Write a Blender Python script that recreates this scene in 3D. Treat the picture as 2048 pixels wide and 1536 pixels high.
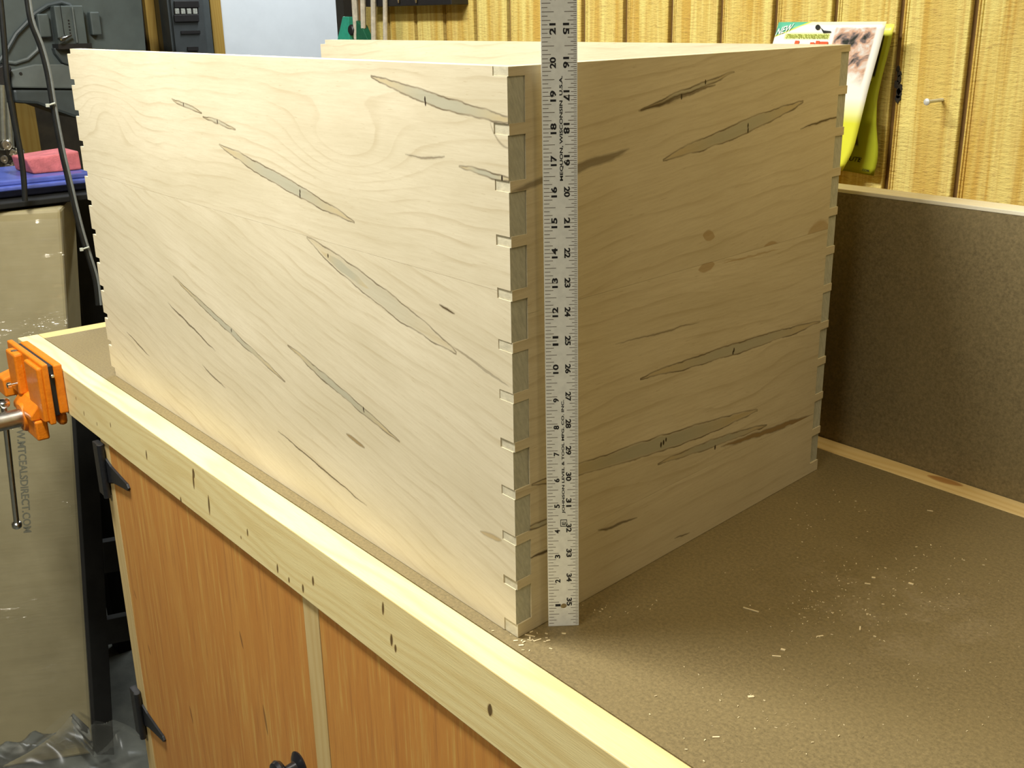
import bpy, bmesh, math, random
from mathutils import Vector, Matrix

# ------------------------------------------------------------------ clear
for o in list(bpy.data.objects):
    bpy.data.objects.remove(o, do_unlink=True)
SC = bpy.context.scene
COL = SC.collection
IN = 0.0254                                    # all numbers below are inches
random.seed(7)

# ------------------------------------------------------------------ camera
CAM = Vector((26.8917, -21.6910, 21.5138))
RR = Vector((0.631368706, 0.775298779, -0.016892589))      # right
RD = Vector((0.239733482, -0.215851895, -0.946538862))     # down
RF = Vector((-0.737496721, 0.593565298, -0.322147207))     # forward
FPX = 2183.755
cd = bpy.data.cameras.new('camera')
cam = bpy.data.objects.new('camera', cd)
COL.objects.link(cam)
m3 = Matrix((RR, -RD, -RF)).transposed()
cam.matrix_world = Matrix.Translation(CAM * IN) @ m3.to_4x4()
cd.sensor_fit = 'HORIZONTAL'
cd.sensor_width = 36.0
cd.lens = FPX / 2048.0 * 36.0
cd.clip_start = 0.02
cd.clip_end = 60
SC.camera = cam

# ------------------------------------------------------------------ world, view
w = bpy.data.worlds.new('world')
SC.world = w
w.use_nodes = True
w.node_tree.nodes['Background'].inputs[0].default_value = (1.0, 0.78, 0.44, 1)
w.node_tree.nodes['Background'].inputs[1].default_value = 0.04
SC.view_settings.view_transform = 'Standard'
SC.view_settings.look = 'None'
SC.view_settings.gamma = 1.0
SC.view_settings.use_curve_mapping = False
SC.view_settings.exposure = 0.19


def area(name, loc, size, size_y, power, color, rot=(0, 0, 0)):
    l = bpy.data.lights.new(name, 'AREA')
    l.shape = 'RECTANGLE'
    l.size = size * IN
    l.size_y = size_y * IN
    l.energy = power
    l.color = color
    o = bpy.data.objects.new(name, l)
    o.location = Vector(loc) * IN
    o.rotation_euler = rot
    COL.objects.link(o)
    return o


FLU = (1.0, 0.995, 0.94)
FILL_PALE = (1.0, 0.93, 0.76)
WARM = (1.0, 0.82, 0.50)
# fluorescent key fixture and three added fill lamps (their housings are built further down)
LAMPS = [((-26, -16, 57), 32, 7, 49, FLU, 0.0),
         ((18, -84, 66), 48, 7, 46, FILL_PALE, 0.0),  # added fill from behind the camera for ruler, rail and doors
         ((30, 23.5, 62), 48, 7, 8, WARM, 0.0),  # added warm fill, stands for light bounced off the wood
         ((-92, 50, 66), 48, 7, 46, (0.92, 0.97, 1.0), 0.0)]  # added to brighten the far white wall
for (lc, sx, sy, pw, co, rz) in LAMPS:
    area('key_or_fill_light', lc, sx, sy, pw, co, (0, 0, rz))


# ------------------------------------------------------------------ pixel helper: a point of the place seen at a pixel, on a real plane
def ray(u, v):
    return RR * ((u - 1024) / FPX) + RD * ((v - 768) / FPX) + RF


def at(u, v, ax, val):
    d = ray(u, v)
    return CAM + d * ((val - CAM[ax]) / d[ax])


def atp(u, v, p0, n):
    d = ray(u, v)
    return CAM + d * ((p0 - CAM).dot(n) / d.dot(n))


# ------------------------------------------------------------------ node helper
class NT:
    def __init__(s, name):
        s.m = bpy.data.materials.new(name)
        s.m.use_nodes = True
        s.t = s.m.node_tree
        s.b = s.t.nodes['Principled BSDF']
        s.out = s.t.nodes['Material Output']

    def put(s, sock, val):
        if isinstance(val, bpy.types.NodeSocket):
            s.t.links.new(val, sock)
        elif val is not None:
            if isinstance(val, (tuple, list)) and len(val) == 3 and sock.type == 'RGBA':
                val = (*val, 1)
            sock.default_value = val

    def node(s, typ, ins=None, **kw):
        n = s.t.nodes.new(typ)
        for k, v in kw.items():
            setattr(n, k, v)
        for k, v in (ins or {}).items():
            s.put(n.inputs[k], v)
        return n

    def math(s, op, a, b=None, c=None, clamp=False):
        n = s.node('ShaderNodeMath', {0: a}, operation=op, use_clamp=clamp)
        if b is not None:
            s.put(n.inputs[1], b)
        if c is not None:
            s.put(n.inputs[2], c)
        return n.outputs[0]

    def mix(s, f, a, b, mode='MIX'):
        n = s.node('ShaderNodeMix', data_type='RGBA', blend_type=mode)
        s.put(n.inputs[0], f)
        s.put(n.inputs[6], a)
        s.put(n.inputs[7], b)
        return n.outputs[2]

    def rng(s, v, a, b, c=0.0, d=1.0, smooth=False):
        n = s.node('ShaderNodeMapRange', {0: v, 1: a, 2: b, 3: c, 4: d})
        if smooth:
            n.interpolation_type = 'SMOOTHSTEP'
        return n.outputs[0]

    def noise(s, vec, scale=1.0, detail=2.0, rough=0.5, dist=0.0):
        n = s.node('ShaderNodeTexNoise', {'Vector': vec, 'Scale': scale, 'Detail': detail,
                                          'Roughness': rough, 'Distortion': dist})
        return n.outputs[0]

    def xyz(s, x, y, z):
        return s.node('ShaderNodeCombineXYZ', {0: x, 1: y, 2: z}).outputs[0]

    def sep(s, v):
        n = s.node('ShaderNodeSeparateXYZ', {0: v})
        return n.outputs[0], n.outputs[1], n.outputs[2]

    def obj(s):
        """object coordinates in inches, shifted per object so copies differ"""
        tc = s.node('ShaderNodeTexCoord').outputs['Object']
        v = s.node('ShaderNodeVectorMath', {0: tc}, operation='SCALE')
        v.inputs['Scale'].default_value = 1 / IN
        return v.outputs[0]

    def rnd(s):
        return s.node('ShaderNodeObjectInfo').outputs['Random']

    def uv(s):
        return s.node('ShaderNodeUVMap', uv_map='UVMap').outputs[0]

    def bump(s, h, dist=0.01, strength=1.0):
        n = s.node('ShaderNodeBump', {'Height': h, 'Distance': dist * IN, 'Strength': strength})
        s.put(s.b.inputs['Normal'], n.outputs[0])

    def fin(s, col, rough=0.6, metal=0.0, spec=0.5, coat=0.0):
        s.put(s.b.inputs['Base Color'], col)
        s.put(s.b.inputs['Roughness'], rough)
        s.put(s.b.inputs['Metallic'], metal)
        s.put(s.b.inputs['Specular IOR Level'], spec)
        s.put(s.b.inputs['Coat Weight'], coat)
        return s.m


def lin(r, g, b):
    f = lambda c: (c / 255 / 12.92) if c / 255 <= 0.04045 else ((c / 255 + 0.055) / 1.055) ** 2.4
    return (f(r), f(g), f(b))


def plain(name, rgb, rough=0.6, metal=0.0, var=0.12, scale=3.0, bump=0.0, coat=0.0, spec=0.5):
    t = NT(name)
    o = t.obj()
    n = t.noise(o, scale, 4, 0.6)
    f = t.rng(n, 0.3, 0.7)
    c2 = tuple(c * (1 - var) for c in rgb)
    c1 = tuple(min(1, c * (1 + var)) for c in rgb)
    if bump:
        t.bump(t.noise(o, scale * 8, 3, 0.6), bump)
    return t.fin(t.mix(f, c2, c1), rough, metal, spec, coat)


# node group: one lens-shaped mark (start, direction, length, half width, sag)
def mark_group():
    g = bpy.data.node_groups.new('wood_mark', 'ShaderNodeTree')
    I = g.interface
    I.new_socket('P', in_out='INPUT', socket_type='NodeSocketVector')
    I.new_socket('A', in_out='INPUT', socket_type='NodeSocketVector')
    I.new_socket('D', in_out='INPUT', socket_type='NodeSocketVector')
    for k in ('Len', 'HW', 'Sag', 'EW'):
        I.new_socket(k, in_out='INPUT', socket_type='NodeSocketFloat')
    I.new_socket('Fill', in_out='OUTPUT', socket_type='NodeSocketFloat')
    I.new_socket('Edge', in_out='OUTPUT', socket_type='NodeSocketFloat')
    I.new_socket('Q', in_out='OUTPUT', socket_type='NodeSocketFloat')
    gi = g.nodes.new('NodeGroupInput')
    go = g.nodes.new('NodeGroupOutput')

    def put(sk, v):
        if isinstance(v, bpy.types.NodeSocket):
            g.links.new(v, sk)
        else:
            sk.default_value = v

    def M(op, a, b=None, clamp=False):
        n = g.nodes.new('ShaderNodeMath')
        n.operation = op
        n.use_clamp = clamp
        put(n.inputs[0], a)
        if b is not None:
            put(n.inputs[1], b)
        return n.outputs[0]

    def V(op, a, b):
        n = g.nodes.new('ShaderNodeVectorMath')
        n.operation = op
        put(n.inputs[0], a)
        put(n.inputs[1], b)
        return n.outputs['Value'] if op == 'DOT_PRODUCT' else n.outputs[0]
    d = V('SUBTRACT', gi.outputs['P'], gi.outputs['A'])
    x = V('DOT_PRODUCT', d, gi.outputs['D'])
    cr = g.nodes.new('ShaderNodeVectorMath')
    cr.operation = 'CROSS_PRODUCT'
    put(cr.inputs[0], gi.outputs['D'])
    put(cr.inputs[1], d)
    sp = g.nodes.new('ShaderNodeSeparateXYZ')
    put(sp.inputs[0], cr.outputs[0])
    y = sp.outputs[2]
    s = M('DIVIDE', x, gi.outputs['Len'])
    q = M('MULTIPLY', M('MULTIPLY', s, M('SUBTRACT', 1.0, s)), 4.0)
    q = M('MAXIMUM', q, 0.0)
    wq = M('MULTIPLY', M('POWER', q, 0.75), gi.outputs['HW'])
    c = M('MULTIPLY', q, gi.outputs['Sag'])
    sd = M('SUBTRACT', wq, M('ABSOLUTE', M('SUBTRACT', y, c)))
    ok = M('GREATER_THAN', q, 0.02)
    fill = M('MULTIPLY', M('MULTIPLY', sd, M('DIVIDE', 4.0, gi.outputs['HW']), True), ok)
    e = M('SUBTRACT', 1.0, M('DIVIDE', M('ABSOLUTE', sd), gi.outputs['EW']), True)
    edge = M('MULTIPLY', e, ok)
    put(go.inputs['Fill'], fill)
    put(go.inputs['Edge'], edge)
    put(go.inputs['Q'], q)
    return g


MARK = mark_group()


def add_marks(t, col, P, marks, vary=None):
    """marks: (a, b, half width, sag, fill colour or None, fill strength, edge colour, edge strength, edge width)"""
    for (a, b, hw, sag, fc, fs, ec, es, ew) in marks:
        a = Vector((a[0], a[1], 0))
        b = Vector((b[0], b[1], 0))
        n = t.node('ShaderNodeGroup')
        n.node_tree = MARK
        t.put(n.inputs['P'], P)
        L = (b - a).length
        d = (b - a) / L
        n.inputs['A'].default_value = a
        n.inputs['D'].default_value = d
        n.inputs['Len'].default_value = L
        n.inputs['HW'].default_value = hw
        n.inputs['Sag'].default_value = sag
        n.inputs['EW'].default_value = ew
        if fs > 0:
            f = t.math('MULTIPLY', n.outputs['Fill'], fs)
            if fc == GRN:       # greyish heart fading to tan towards both tips
                fcol = t.mix(t.rng(n.outputs['Q'], 0.45, 0.95), TAN, GRN)
            else:
                fcol = fc
            col = t.mix(f, col, fcol)
        if es > 0:
            e = t.math('MULTIPLY', n.outputs['Edge'], es)
            if vary is not None:
                e = t.math('MULTIPLY', e, t.rng(vary, 0.35, 0.6, 0.45, 1.0))
            col = t.mix(e, col, ec)
    return col


# ------------------------------------------------------------------ mesh helper
ORG = {}


class MB:
    def __init__(s):
        s.v = []
        s.f = []
        s.mi = []

    def add(s, vs, fs, mi=0):
        k = len(s.v)
        s.v += [Vector(p) for p in vs]
        s.f += [tuple(i + k for i in f) for f in fs]
        s.mi += [mi] * len(fs)
        return s

    def box(s, x0, x1, y0, y1, z0, z1, mi=0, M=None):
        x0, x1 = min(x0, x1), max(x0, x1)
        y0, y1 = min(y0, y1), max(y0, y1)
        z0, z1 = min(z0, z1), max(z0, z1)
        vs = [(x, y, z) for z in (z0, z1) for y in (y0, y1) for x in (x0, x1)]
        if M:
            vs = [M @ Vector(p) for p in vs]
        return s.add(vs, [(0, 2, 3, 1), (4, 5, 7, 6), (0, 1, 5, 4), (2, 6, 7, 3), (0, 4, 6, 2), (1, 3, 7, 5)], mi)

    def prism(s, poly, fn, h0, h1, mi=0):
        """poly: 2D points; fn(a, b, h) -> 3D"""
        n = len(poly)
        vs = [fn(a, b, h0) for a, b in poly] + [fn(a, b, h1) for a, b in poly]
        fs = [tuple(reversed(range(n))), tuple(range(n, 2 * n))]
        fs += [(i, (i + 1) % n, n + (i + 1) % n, n + i) for i in range(n)]
        return s.add(vs, fs, mi)

    def hexa(s, b4, t4, mi=0):
        return s.add(list(b4) + list(t4), [(3, 2, 1, 0), (4, 5, 6, 7), (0, 1, 5, 4), (1, 2, 6, 5), (2, 3, 7, 6), (3, 0, 4, 7)], mi)

    def tube(s, pts, r, n=10, mi=0, caps=True):
        pts = [Vector(p) for p in pts]
        rs = r if isinstance(r, (list, tuple)) else [r] * len(pts)
        rings = []
        prev = None
        for i, p in enumerate(pts):
            d = (pts[min(i + 1, len(pts) - 1)] - pts[max(i - 1, 0)]).normalized()
            if prev is None:
                up = Vector((0, 0, 1)) if abs(d.z) < 0.9 else Vector((1, 0, 0))
                a = d.cross(up).normalized()
            else:
                a = (prev - d * prev.dot(d)).normalized()
            prev = a
            b = d.cross(a)
            rings.append([p + (a * math.cos(2 * math.pi * k / n) + b * math.sin(2 * math.pi * k / n)) * rs[i] for k in range(n)])
        vs = [p for R in rings for p in R]
        fs = []
        for i in range(len(pts) - 1):
            for k in range(n):
                k2 = (k + 1) % n
                fs.append((i * n + k, i * n + k2, (i + 1) * n + k2, (i + 1) * n + k))
        if caps:
            fs.append(tuple(reversed(range(n))))
            fs.append(tuple(range((len(pts) - 1) * n, len(pts) * n)))
        return s.add(vs, fs, mi)

    def lathe(s, p0, p1, prof, n=20, mi=0):
        """profile (t along 0..1 in inches, radius) round the axis p0->p1"""
        p0, p1 = Vector(p0), Vector(p1)
        d = (p1 - p0).normalized()
        return s.tube2([(p0 + d * t, r) for t, r in prof], d, n, mi)

    def tube2(s, pr, d, n, mi):
        up = Vector((0, 0, 1)) if abs(d.z) < 0.9 else Vector((1, 0, 0))
        a = d.cross(up).normalized()
        b = d.cross(a)
        vs = []
        for p, r in pr:
            vs += [p + (a * math.cos(2 * math.pi * k / n) + b * math.sin(2 * math.pi * k / n)) * r for k in range(n)]
        fs = []
        for i in range(len(pr) - 1):
            for k in range(n):
                k2 = (k + 1) % n
                fs.append((i * n + k, i * n + k2, (i + 1) * n + k2, (i + 1) * n + k))
        fs.append(tuple(reversed(range(n))))
        fs.append(tuple(range((len(pr) - 1) * n, len(pr) * n)))
        return s.add(vs, fs, mi)

    def grid(s, nu, nv, fn, mi=0):
        vs = [fn(i / nu, j / nv) for j in range(nv + 1) for i in range(nu + 1)]
        fs = [(j * (nu + 1) + i, j * (nu + 1) + i + 1, (j + 1) * (nu + 1) + i + 1, (j + 1) * (nu + 1) + i)
              for j in range(nv) for i in range(nu)]
        return s.add(vs, fs, mi)

    def build(s, name, mats, parent=None, smooth=False, bevel=0.0, seg=2, uvf=None, mapf=None, solid=0.0, fixn=True):
        org = ORG.get(parent.name, Vector((0, 0, 0))) if parent else Vector((0, 0, 0))
        me = bpy.data.meshes.new(name)
        mp = mapf or (lambda p: p)
        pre = [Vector(p) for p in s.v]
        me.from_pydata([(mp(p) - org) * IN for p in pre], [], s.f)
        mats = mats if isinstance(mats, (list, tuple)) else [mats]
        for m in mats:
            me.materials.append(m)
        for p, k in zip(me.polygons, s.mi):
            p.material_index = k
        if uvf:
            ul = me.uv_layers.new(name='UVMap')
            for l in me.loops:
                ul.data[l.index].uv = uvf(pre[l.vertex_index])
        if fixn or bevel or solid:
            bm = bmesh.new()
            bm.from_mesh(me)
            if fixn:
                bmesh.ops.recalc_face_normals(bm, faces=bm.faces)
            if bevel:
                es = [e for e in bm.edges if len(e.link_faces) == 2 and e.calc_face_angle(0) > 0.5]
                bmesh.ops.bevel(bm, geom=es, offset=bevel * IN, segments=seg, profile=0.5, affect='EDGES', clamp_overlap=True)
            bm.to_mesh(me)
            bm.free()
        if smooth:
            for p in me.polygons:
                p.use_smooth = True
        o = bpy.data.objects.new(name, me)
        COL.objects.link(o)
        if parent:
            o.parent = parent
        ORG[o.name] = org
        if solid:
            md = o.modifiers.new('thick', 'SOLIDIFY')
            md.thickness = solid * IN
        if smooth and not solid:
            try:
                me.set_sharp_from_angle(angle=math.radians(40))
            except Exception:
                pass
        return o


def thing(name, label, cat, loc, group=None):
    o = bpy.data.objects.new(name, None)
    o.empty_display_size = 0.03
    o.location = Vector(loc) * IN
    COL.objects.link(o)
    ORG[o.name] = Vector(loc)
    o['label'] = label
    o['category'] = cat
    if group:
        o['group'] = group
    return o


def tag(o, label, cat, group=None):
    o['label'] = label
    o['category'] = cat
    if group:
        o['group'] = group
    return o


def struct(o):
    o['kind'] = 'structure'
    return o


def text_geo(body, width, height, bold=0.0):
    """flat triangles of a text fitted to width x height, centred on 0,0"""
    c = bpy.data.curves.new('t', 'FONT')
    c.body = body
    c.size = 1.0
    c.offset = bold
    c.resolution_u = 3
    o = bpy.data.objects.new('t', c)
    COL.objects.link(o)
    bpy.context.view_layer.update()
    dg = bpy.context.evaluated_depsgraph_get()
    ev = o.evaluated_get(dg)
    me = ev.to_mesh()
    vs = [v.co.copy() for v in me.vertices]
    fs = [tuple(p.vertices) for p in me.polygons]
    ev.to_mesh_clear()
    bpy.data.objects.remove(o, do_unlink=True)
    bpy.data.curves.remove(c)
    x0, x1 = min(v.x for v in vs), max(v.x for v in vs)
    y0, y1 = min(v.y for v in vs), max(v.y for v in vs)
    sx = width / (x1 - x0)
    sy = height / (y1 - y0)
    return [((v.x - (x0 + x1) / 2) * sx, (v.y - (y0 + y1) / 2) * sy) for v in vs], fs


# ------------------------------------------------------------------ materials
def maple(name, seed, slope=0.0, marks=(), base=(0.665, 0.59, 0.42), knots=(), freq=1.5, amp=1.6, contrast=1.0):
    t = NT(name)
    uvx, uvy, _ = t.sep(t.uv())
    n1 = t.noise(t.xyz(t.math('MULTIPLY', uvx, 0.075), t.math('MULTIPLY', uvy, 0.14), seed), 1.0, 1, 0.4)
    sl = t.math('ADD', uvy, t.math('MULTIPLY', uvx, slope))
    ph = t.math('ADD', sl, t.math('MULTIPLY', n1, amp))
    n3 = t.noise(t.xyz(t.math('MULTIPLY', uvx, 0.30), t.math('MULTIPLY', uvy, 0.75), seed + 3), 1.0, 1.5, 0.4)
    ph = t.math('ADD', ph, t.math('MULTIPLY', n3, 0.55))
    for (ku, kz, a, b, k) in knots:
        du = t.math('DIVIDE', t.math('SUBTRACT', uvx, ku), a)
        dz = t.math('DIVIDE', t.math('SUBTRACT', uvy, kz), b)
        e = t.math('EXPONENT', t.math('MULTIPLY', t.math('ADD', t.math('MULTIPLY', du, du), t.math('MULTIPLY', dz, dz)), -1.0))
        ph = t.math('ADD', ph, t.math('MULTIPLY', e, k))
    jit = t.noise(t.xyz(t.math('MULTIPLY', uvx, 2.0), t.math('MULTIPLY', uvy, 4.0), seed + 40), 1.0, 2, 0.5)
    ph = t.math('ADD', ph, t.math('MULTIPLY', jit, 0.05))
    fr = t.math('FRACT', t.math('MULTIPLY', ph, freq))
    line = t.math('MULTIPLY', t.rng(fr, 0.55, 0.93, 0, 1, True), t.rng(fr, 1.0, 0.95, 0, 1))
    line = t.math('POWER', line, 2.2)
    big = t.noise(t.xyz(t.math('MULTIPLY', uvx, 0.12), t.math('MULTIPLY', sl, 0.4), seed + 9), 1.0, 3, 0.5)
    c = t.mix(t.rng(big, 0.3, 0.7), (base[0] * 0.91, base[1] * 0.90, base[2] * 0.86), tuple(x * 1.05 for x in base))
    dk = (base[0] * 0.66, base[1] * 0.585, base[2] * 0.46)
    msk = t.rng(t.noise(t.xyz(t.math('MULTIPLY', uvx, 0.25), t.math('MULTIPLY', uvy, 0.6), seed + 31), 1.0, 2, 0.5), 0.36, 0.64, 0.12, 1.0)
    c = t.mix(t.math('MULTIPLY', t.math('MULTIPLY', line, msk), 0.42 * contrast), c, dk)
    fib = t.noise(t.xyz(t.math('MULTIPLY', uvx, 0.55), t.math('MULTIPLY', sl, 9.0), seed + 15), 1.0, 4, 0.65)
    c = t.mix(t.math('MULTIPLY', t.rng(fib, 0.40, 0.72), 0.26 * contrast), c, dk)
    fine = t.noise(t.xyz(t.math('MULTIPLY', uvx, 2.5), t.math('MULTIPLY', sl, 34.0), seed + 18), 1.0, 2, 0.6)
    c = t.mix(t.math('MULTIPLY', t.rng(fine, 0.4, 0.75), 0.12), c, dk)
    fl = t.noise(t.xyz(t.math('MULTIPLY', uvx, 1.7), t.math('MULTIPLY', sl, 15.0), seed + 5), 1.0, 2, 0.5)
    c = t.mix(t.math('MULTIPLY', t.rng(fl, 0.66, 0.74), 0.40 * contrast), c, dk)
    wob = t.noise(t.xyz(t.math('MULTIPLY', uvx, 0.7), t.math('MULTIPLY', uvy, 0.9), seed + 21), 1.0, 3, 0.55)
    P = t.xyz(uvx, t.math('ADD', uvy, t.math('MULTIPLY', t.math('SUBTRACT', wob, 0.5), 0.30)), 0.0)
    c = add_marks(t, c, P, marks, wob)
    return t.fin(c, 0.55, 0, 0.35)


def endgrain(name, base, seed):
    t = NT(name)
    o = t.obj()
    x, y, z = t.sep(o)
    n = t.noise(t.xyz(t.math('MULTIPLY', x, 3), t.math('MULTIPLY', t.math('ADD', y, t.math('MULTIPLY', z, 0.4)), 9), t.math('MULTIPLY', z, 3)), 1.0, 4, 0.65)
    c = t.mix(t.rng(n, 0.3, 0.7), tuple(b * 0.82 for b in base), tuple(b * 1.1 for b in base))
    t.bump(n, 0.012)
    return t.fin(c, 0.85, 0, 0.2)


def pine(name, base, axis=0, seed=0.0, marks=(), lines=0.5, per_object=False, cross=1, freq=2.2):
    """softwood, grain along the given object axis; marks in (along, across) inches"""
    t = NT(name)
    p = t.sep(t.obj())
    al = p[axis]
    ot = [i for i in (0, 1, 2) if i != axis]
    a1, a2 = p[ot[0]], p[ot[1]]
    sd = t.math('ADD', t.math('MULTIPLY', t.rnd(), 37.0), seed) if per_object else seed
    ac = t.math('ADD', a2, t.math('MULTIPLY', a1, 0.8))
    n1 = t.noise(t.xyz(t.math('MULTIPLY', al, 0.06), t.math('MULTIPLY', ac, 0.5), sd), 1.0, 2, 0.5)
    ph = t.math('ADD', t.math('MULTIPLY', ac, freq), t.math('MULTIPLY', n1, 5.0))
    fr = t.math('PINGPONG', ph, 0.5)
    ring = t.rng(fr, 0.1, 0.5, 0, 1, True)
    fine = t.noise(t.xyz(t.math('MULTIPLY', al, 0.9), t.math('MULTIPLY', ac, 22.0), sd), 1.0, 3, 0.6)
    dk = (base[0] * 0.78, base[1] * 0.66, base[2] * 0.46)
    c = t.mix(t.math('MULTIPLY', ring, lines), base, dk)
    c = t.mix(t.math('MULTIPLY', t.rng(fine, 0.4, 0.75), 0.28), c, dk)
    if marks:
        P = t.xyz(al, p[ot[1]] if cross == 1 else p[ot[0]], 0.0)
        c = add_marks(t, c, P, marks)
    t.bump(fine, 0.008)
    return t.fin(c, 0.55, 0, 0.35)


def hardboard(name, base, speck=1.0, dust=False, rough=0.5):
    t = NT(name)
    o = t.obj()
    n1 = t.noise(o, 7.0, 5, 0.75)
    n2 = t.noise(o, 15.0, 3, 0.7)
    n3 = t.noise(o, 0.28, 3, 0.5)
    c = t.mix(t.rng(n1, 0.3, 0.7), tuple(b * 0.62 for b in base), tuple(b * 1.34 for b in base))
    c = t.mix(t.math('MULTIPLY', t.rng(n2, 0.60, 0.68), 0.7 * speck), c, tuple(b * 0.35 for b in base))
    c = t.mix(t.math('MULTIPLY', t.rng(n2, 0.38, 0.30), 0.5 * speck), c, tuple(min(1, b * 1.9) for b in base))
    c = t.mix(t.math('MULTIPLY', t.rng(n3, 0.35, 0.65), 0.22), c, (base[0] * 1.25, base[1] * 1.25, base[2] * 1.2))
    if dust:
        x, y, z = t.sep(o)
        # pale dust swept into a loose patch on the open part of the top
        wob = t.noise(o, 0.55, 4, 0.6)
        dx = t.math('DIVIDE', t.math('SUBTRACT', x, 7.0 + 54), 5.5)
        dy = t.math('DIVIDE', t.math('SUBTRACT', y, 12.0), 4.5)
        r2 = t.math('ADD', t.math('MULTIPLY', dx, dx), t.math('MULTIPLY', dy, dy))
        f = t.math('MULTIPLY', t.rng(r2, 1.2, 0.0), t.rng(wob, 0.45, 0.62))
        f = t.math('MULTIPLY', f, t.rng(t.noise(o, 5.0, 4, 0.7), 0.35, 0.65))
        c = t.mix(t.math('MULTIPLY', f, 0.35), c, (0.42, 0.34, 0.22))
    t.bump(n1, 0.006)
    return t.fin(c, rough, 0, 0.4)


DARK = (0.030, 0.018, 0.008)
GRN = (0.37, 0.36, 0.26)
EDG = (0.075, 0.045, 0.016)
TAN = (0.50, 0.40, 0.21)

# geometry of the chest -------------------------------------------------------
CN = Vector((0, 0, 0))
CL = Vector((-41.1595, 0.1749, 0))
CR = Vector((-2.204, 20.8676, 0))
CF = Vector((-42.8374, 18.5753, 0))
LU = (CL - CN).length
LV = (CR - CN).length
HH = 19.93
TH = 0.75


def chest_map(p):
    s = p.x / LU
    q = p.y / LV
    b = CN * ((1 - s) * (1 - q)) + CL * (s * (1 - q)) + CR * ((1 - s) * q) + CF * (s * q)
    return Vector((b.x, b.y, p.z + 0.02))


E1 = (CL - CN).normalized()
E2 = (CR - CN).normalized()
N1 = Vector((-E1.y, E1.x, 0))
N2 = Vector((E2.y, -E2.x, 0))


def FPt(u, v):
    p = atp(u, v, CN, N1)
    return (p.dot(E1), p.z)


def RPt(u, v):
    p = atp(u, v, CN, N2)
    return (p.dot(E2), p.z)


def streak(P, a, b, hw, sag=0.0, fs=0.7, es=0.95, ew=0.05, fc=GRN, ec=EDG):
    return (P(*a), P(*b), hw, sag, fc, fs, ec, es, ew)


def hole(P, a, s=0.05):
    c = P(*a)
    return ((c[0], c[1] - s * 2.2), (c[0] + 0.001, c[1] + s * 2.2), s, 0, DARK, 1.0, DARK, 0, 0.01)


F_TOP = [streak(FPt, (740, 152), (1046, 249), 0.20, 0.13),
         streak(FPt, (437, 290), (711, 447), 0.26, 0.02),
         streak(FPt, (343, 200), (404, 226), 0.09, 0, 0.5), streak(FPt, (405, 233), (472, 261), 0.08, 0, 0.5),
         streak(FPt, (917, 335), (1030, 363), 0.10, 0.0),
         streak(FPt, (810, 310), (890, 312), 0.03, 0.1, 0.5, 0.4, fc=EDG),
         streak(FPt, (980, 245), (1040, 300), 0.02, 0.3, 0.3, 0.3, fc=EDG),
         hole(FPt, (850, 200)), hole(FPt, (851, 208)), hole(FPt, (600, 384)), hole(FPt, (600, 392)), hole(FPt, (1004, 357)),
         hole(FPt, (367, 210)), hole(FPt, (435, 246))]
F_LOW = [streak(FPt, (612, 475), (915, 709), 0.40, 0.06, 0.35, 0.9),
         streak(FPt, (640, 500), (740, 580), 0.22, 0.0, 0.6, 0.0),
         streak(FPt, (345, 553), (572, 766), 0.16, 0.03),
         streak(FPt, (574, 690), (801, 886), 0.17, 0.03),
         streak(FPt, (335, 605), (432, 705), 0.06, 0.0, 0.8, 0.3, fc=EDG),
         streak(FPt, (253, 664), (300, 715), 0.05, 0.0, 0.8, 0.3, fc=EDG),
         streak(FPt, (404, 730), (452, 778), 0.05, 0.0, 0.7, 0.2, fc=EDG),
         streak(FPt, (555, 862), (735, 1015), 0.035, 0.0, 0.9, 0.5, fc=EDG),
         streak(FPt, (692, 868), (730, 897), 0.10, 0.0, 0.9, 0.5, fc=(0.30, 0.21, 0.09)),
         streak(FPt, (878, 608), (910, 629), 0.035, 0.0, 0.9, 0.5, fc=EDG),
         streak(FPt, (905, 695), (1020, 775), 0.06, 0.0, 0.4, 0.1, fc=EDG),
         streak(FPt, (960, 1062), (1004, 1082), 0.11, 0.0, 0.6, 0.3, fc=(0.40, 0.27, 0.10)),
         hole(FPt, (656, 512), 0.05), hole(FPt, (463, 664)), hole(FPt, (727, 819)), hole(FPt, (728, 824), 0.03)]
R_TOP = [streak(RPt, (1280, 222), (1470, 146), 0.09, 0.02, 0.6), streak(RPt, (1276, 224), (1432, 170), 0.07, 0.0, 0.7, 0.6, fc=EDG),
         streak(RPt, (1324, 322), (1608, 203), 0.26, -0.05, 0.7),
         streak(RPt, (1600, 260), (1683, 231), 0.035, 0, 0.9, 0.6, fc=EDG),
         streak(RPt, (1022, 384), (1260, 300), 0.16, 0.0, 0.6, 0.35, fc=EDG),
         (RPt(1405, 473), RPt(1430, 473), 0.24, 0, (0.36, 0.22, 0.07), 0.6, EDG, 0.0, 0.06),
         (RPt(1614, 470), RPt(1662, 458), 0.55, 0, (0.36, 0.22, 0.07), 0.5, EDG, 0.0, 0.06),
         (RPt(1526, 496), RPt(1558, 488), 0.20, 0, (0.36, 0.22, 0.07), 0.6, EDG, 0.0, 0.06),
         hole(RPt, (1411, 165)), hole(RPt, (1363, 196)), hole(RPt, (1496, 253)), hole(RPt, (1496, 262))]
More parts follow.
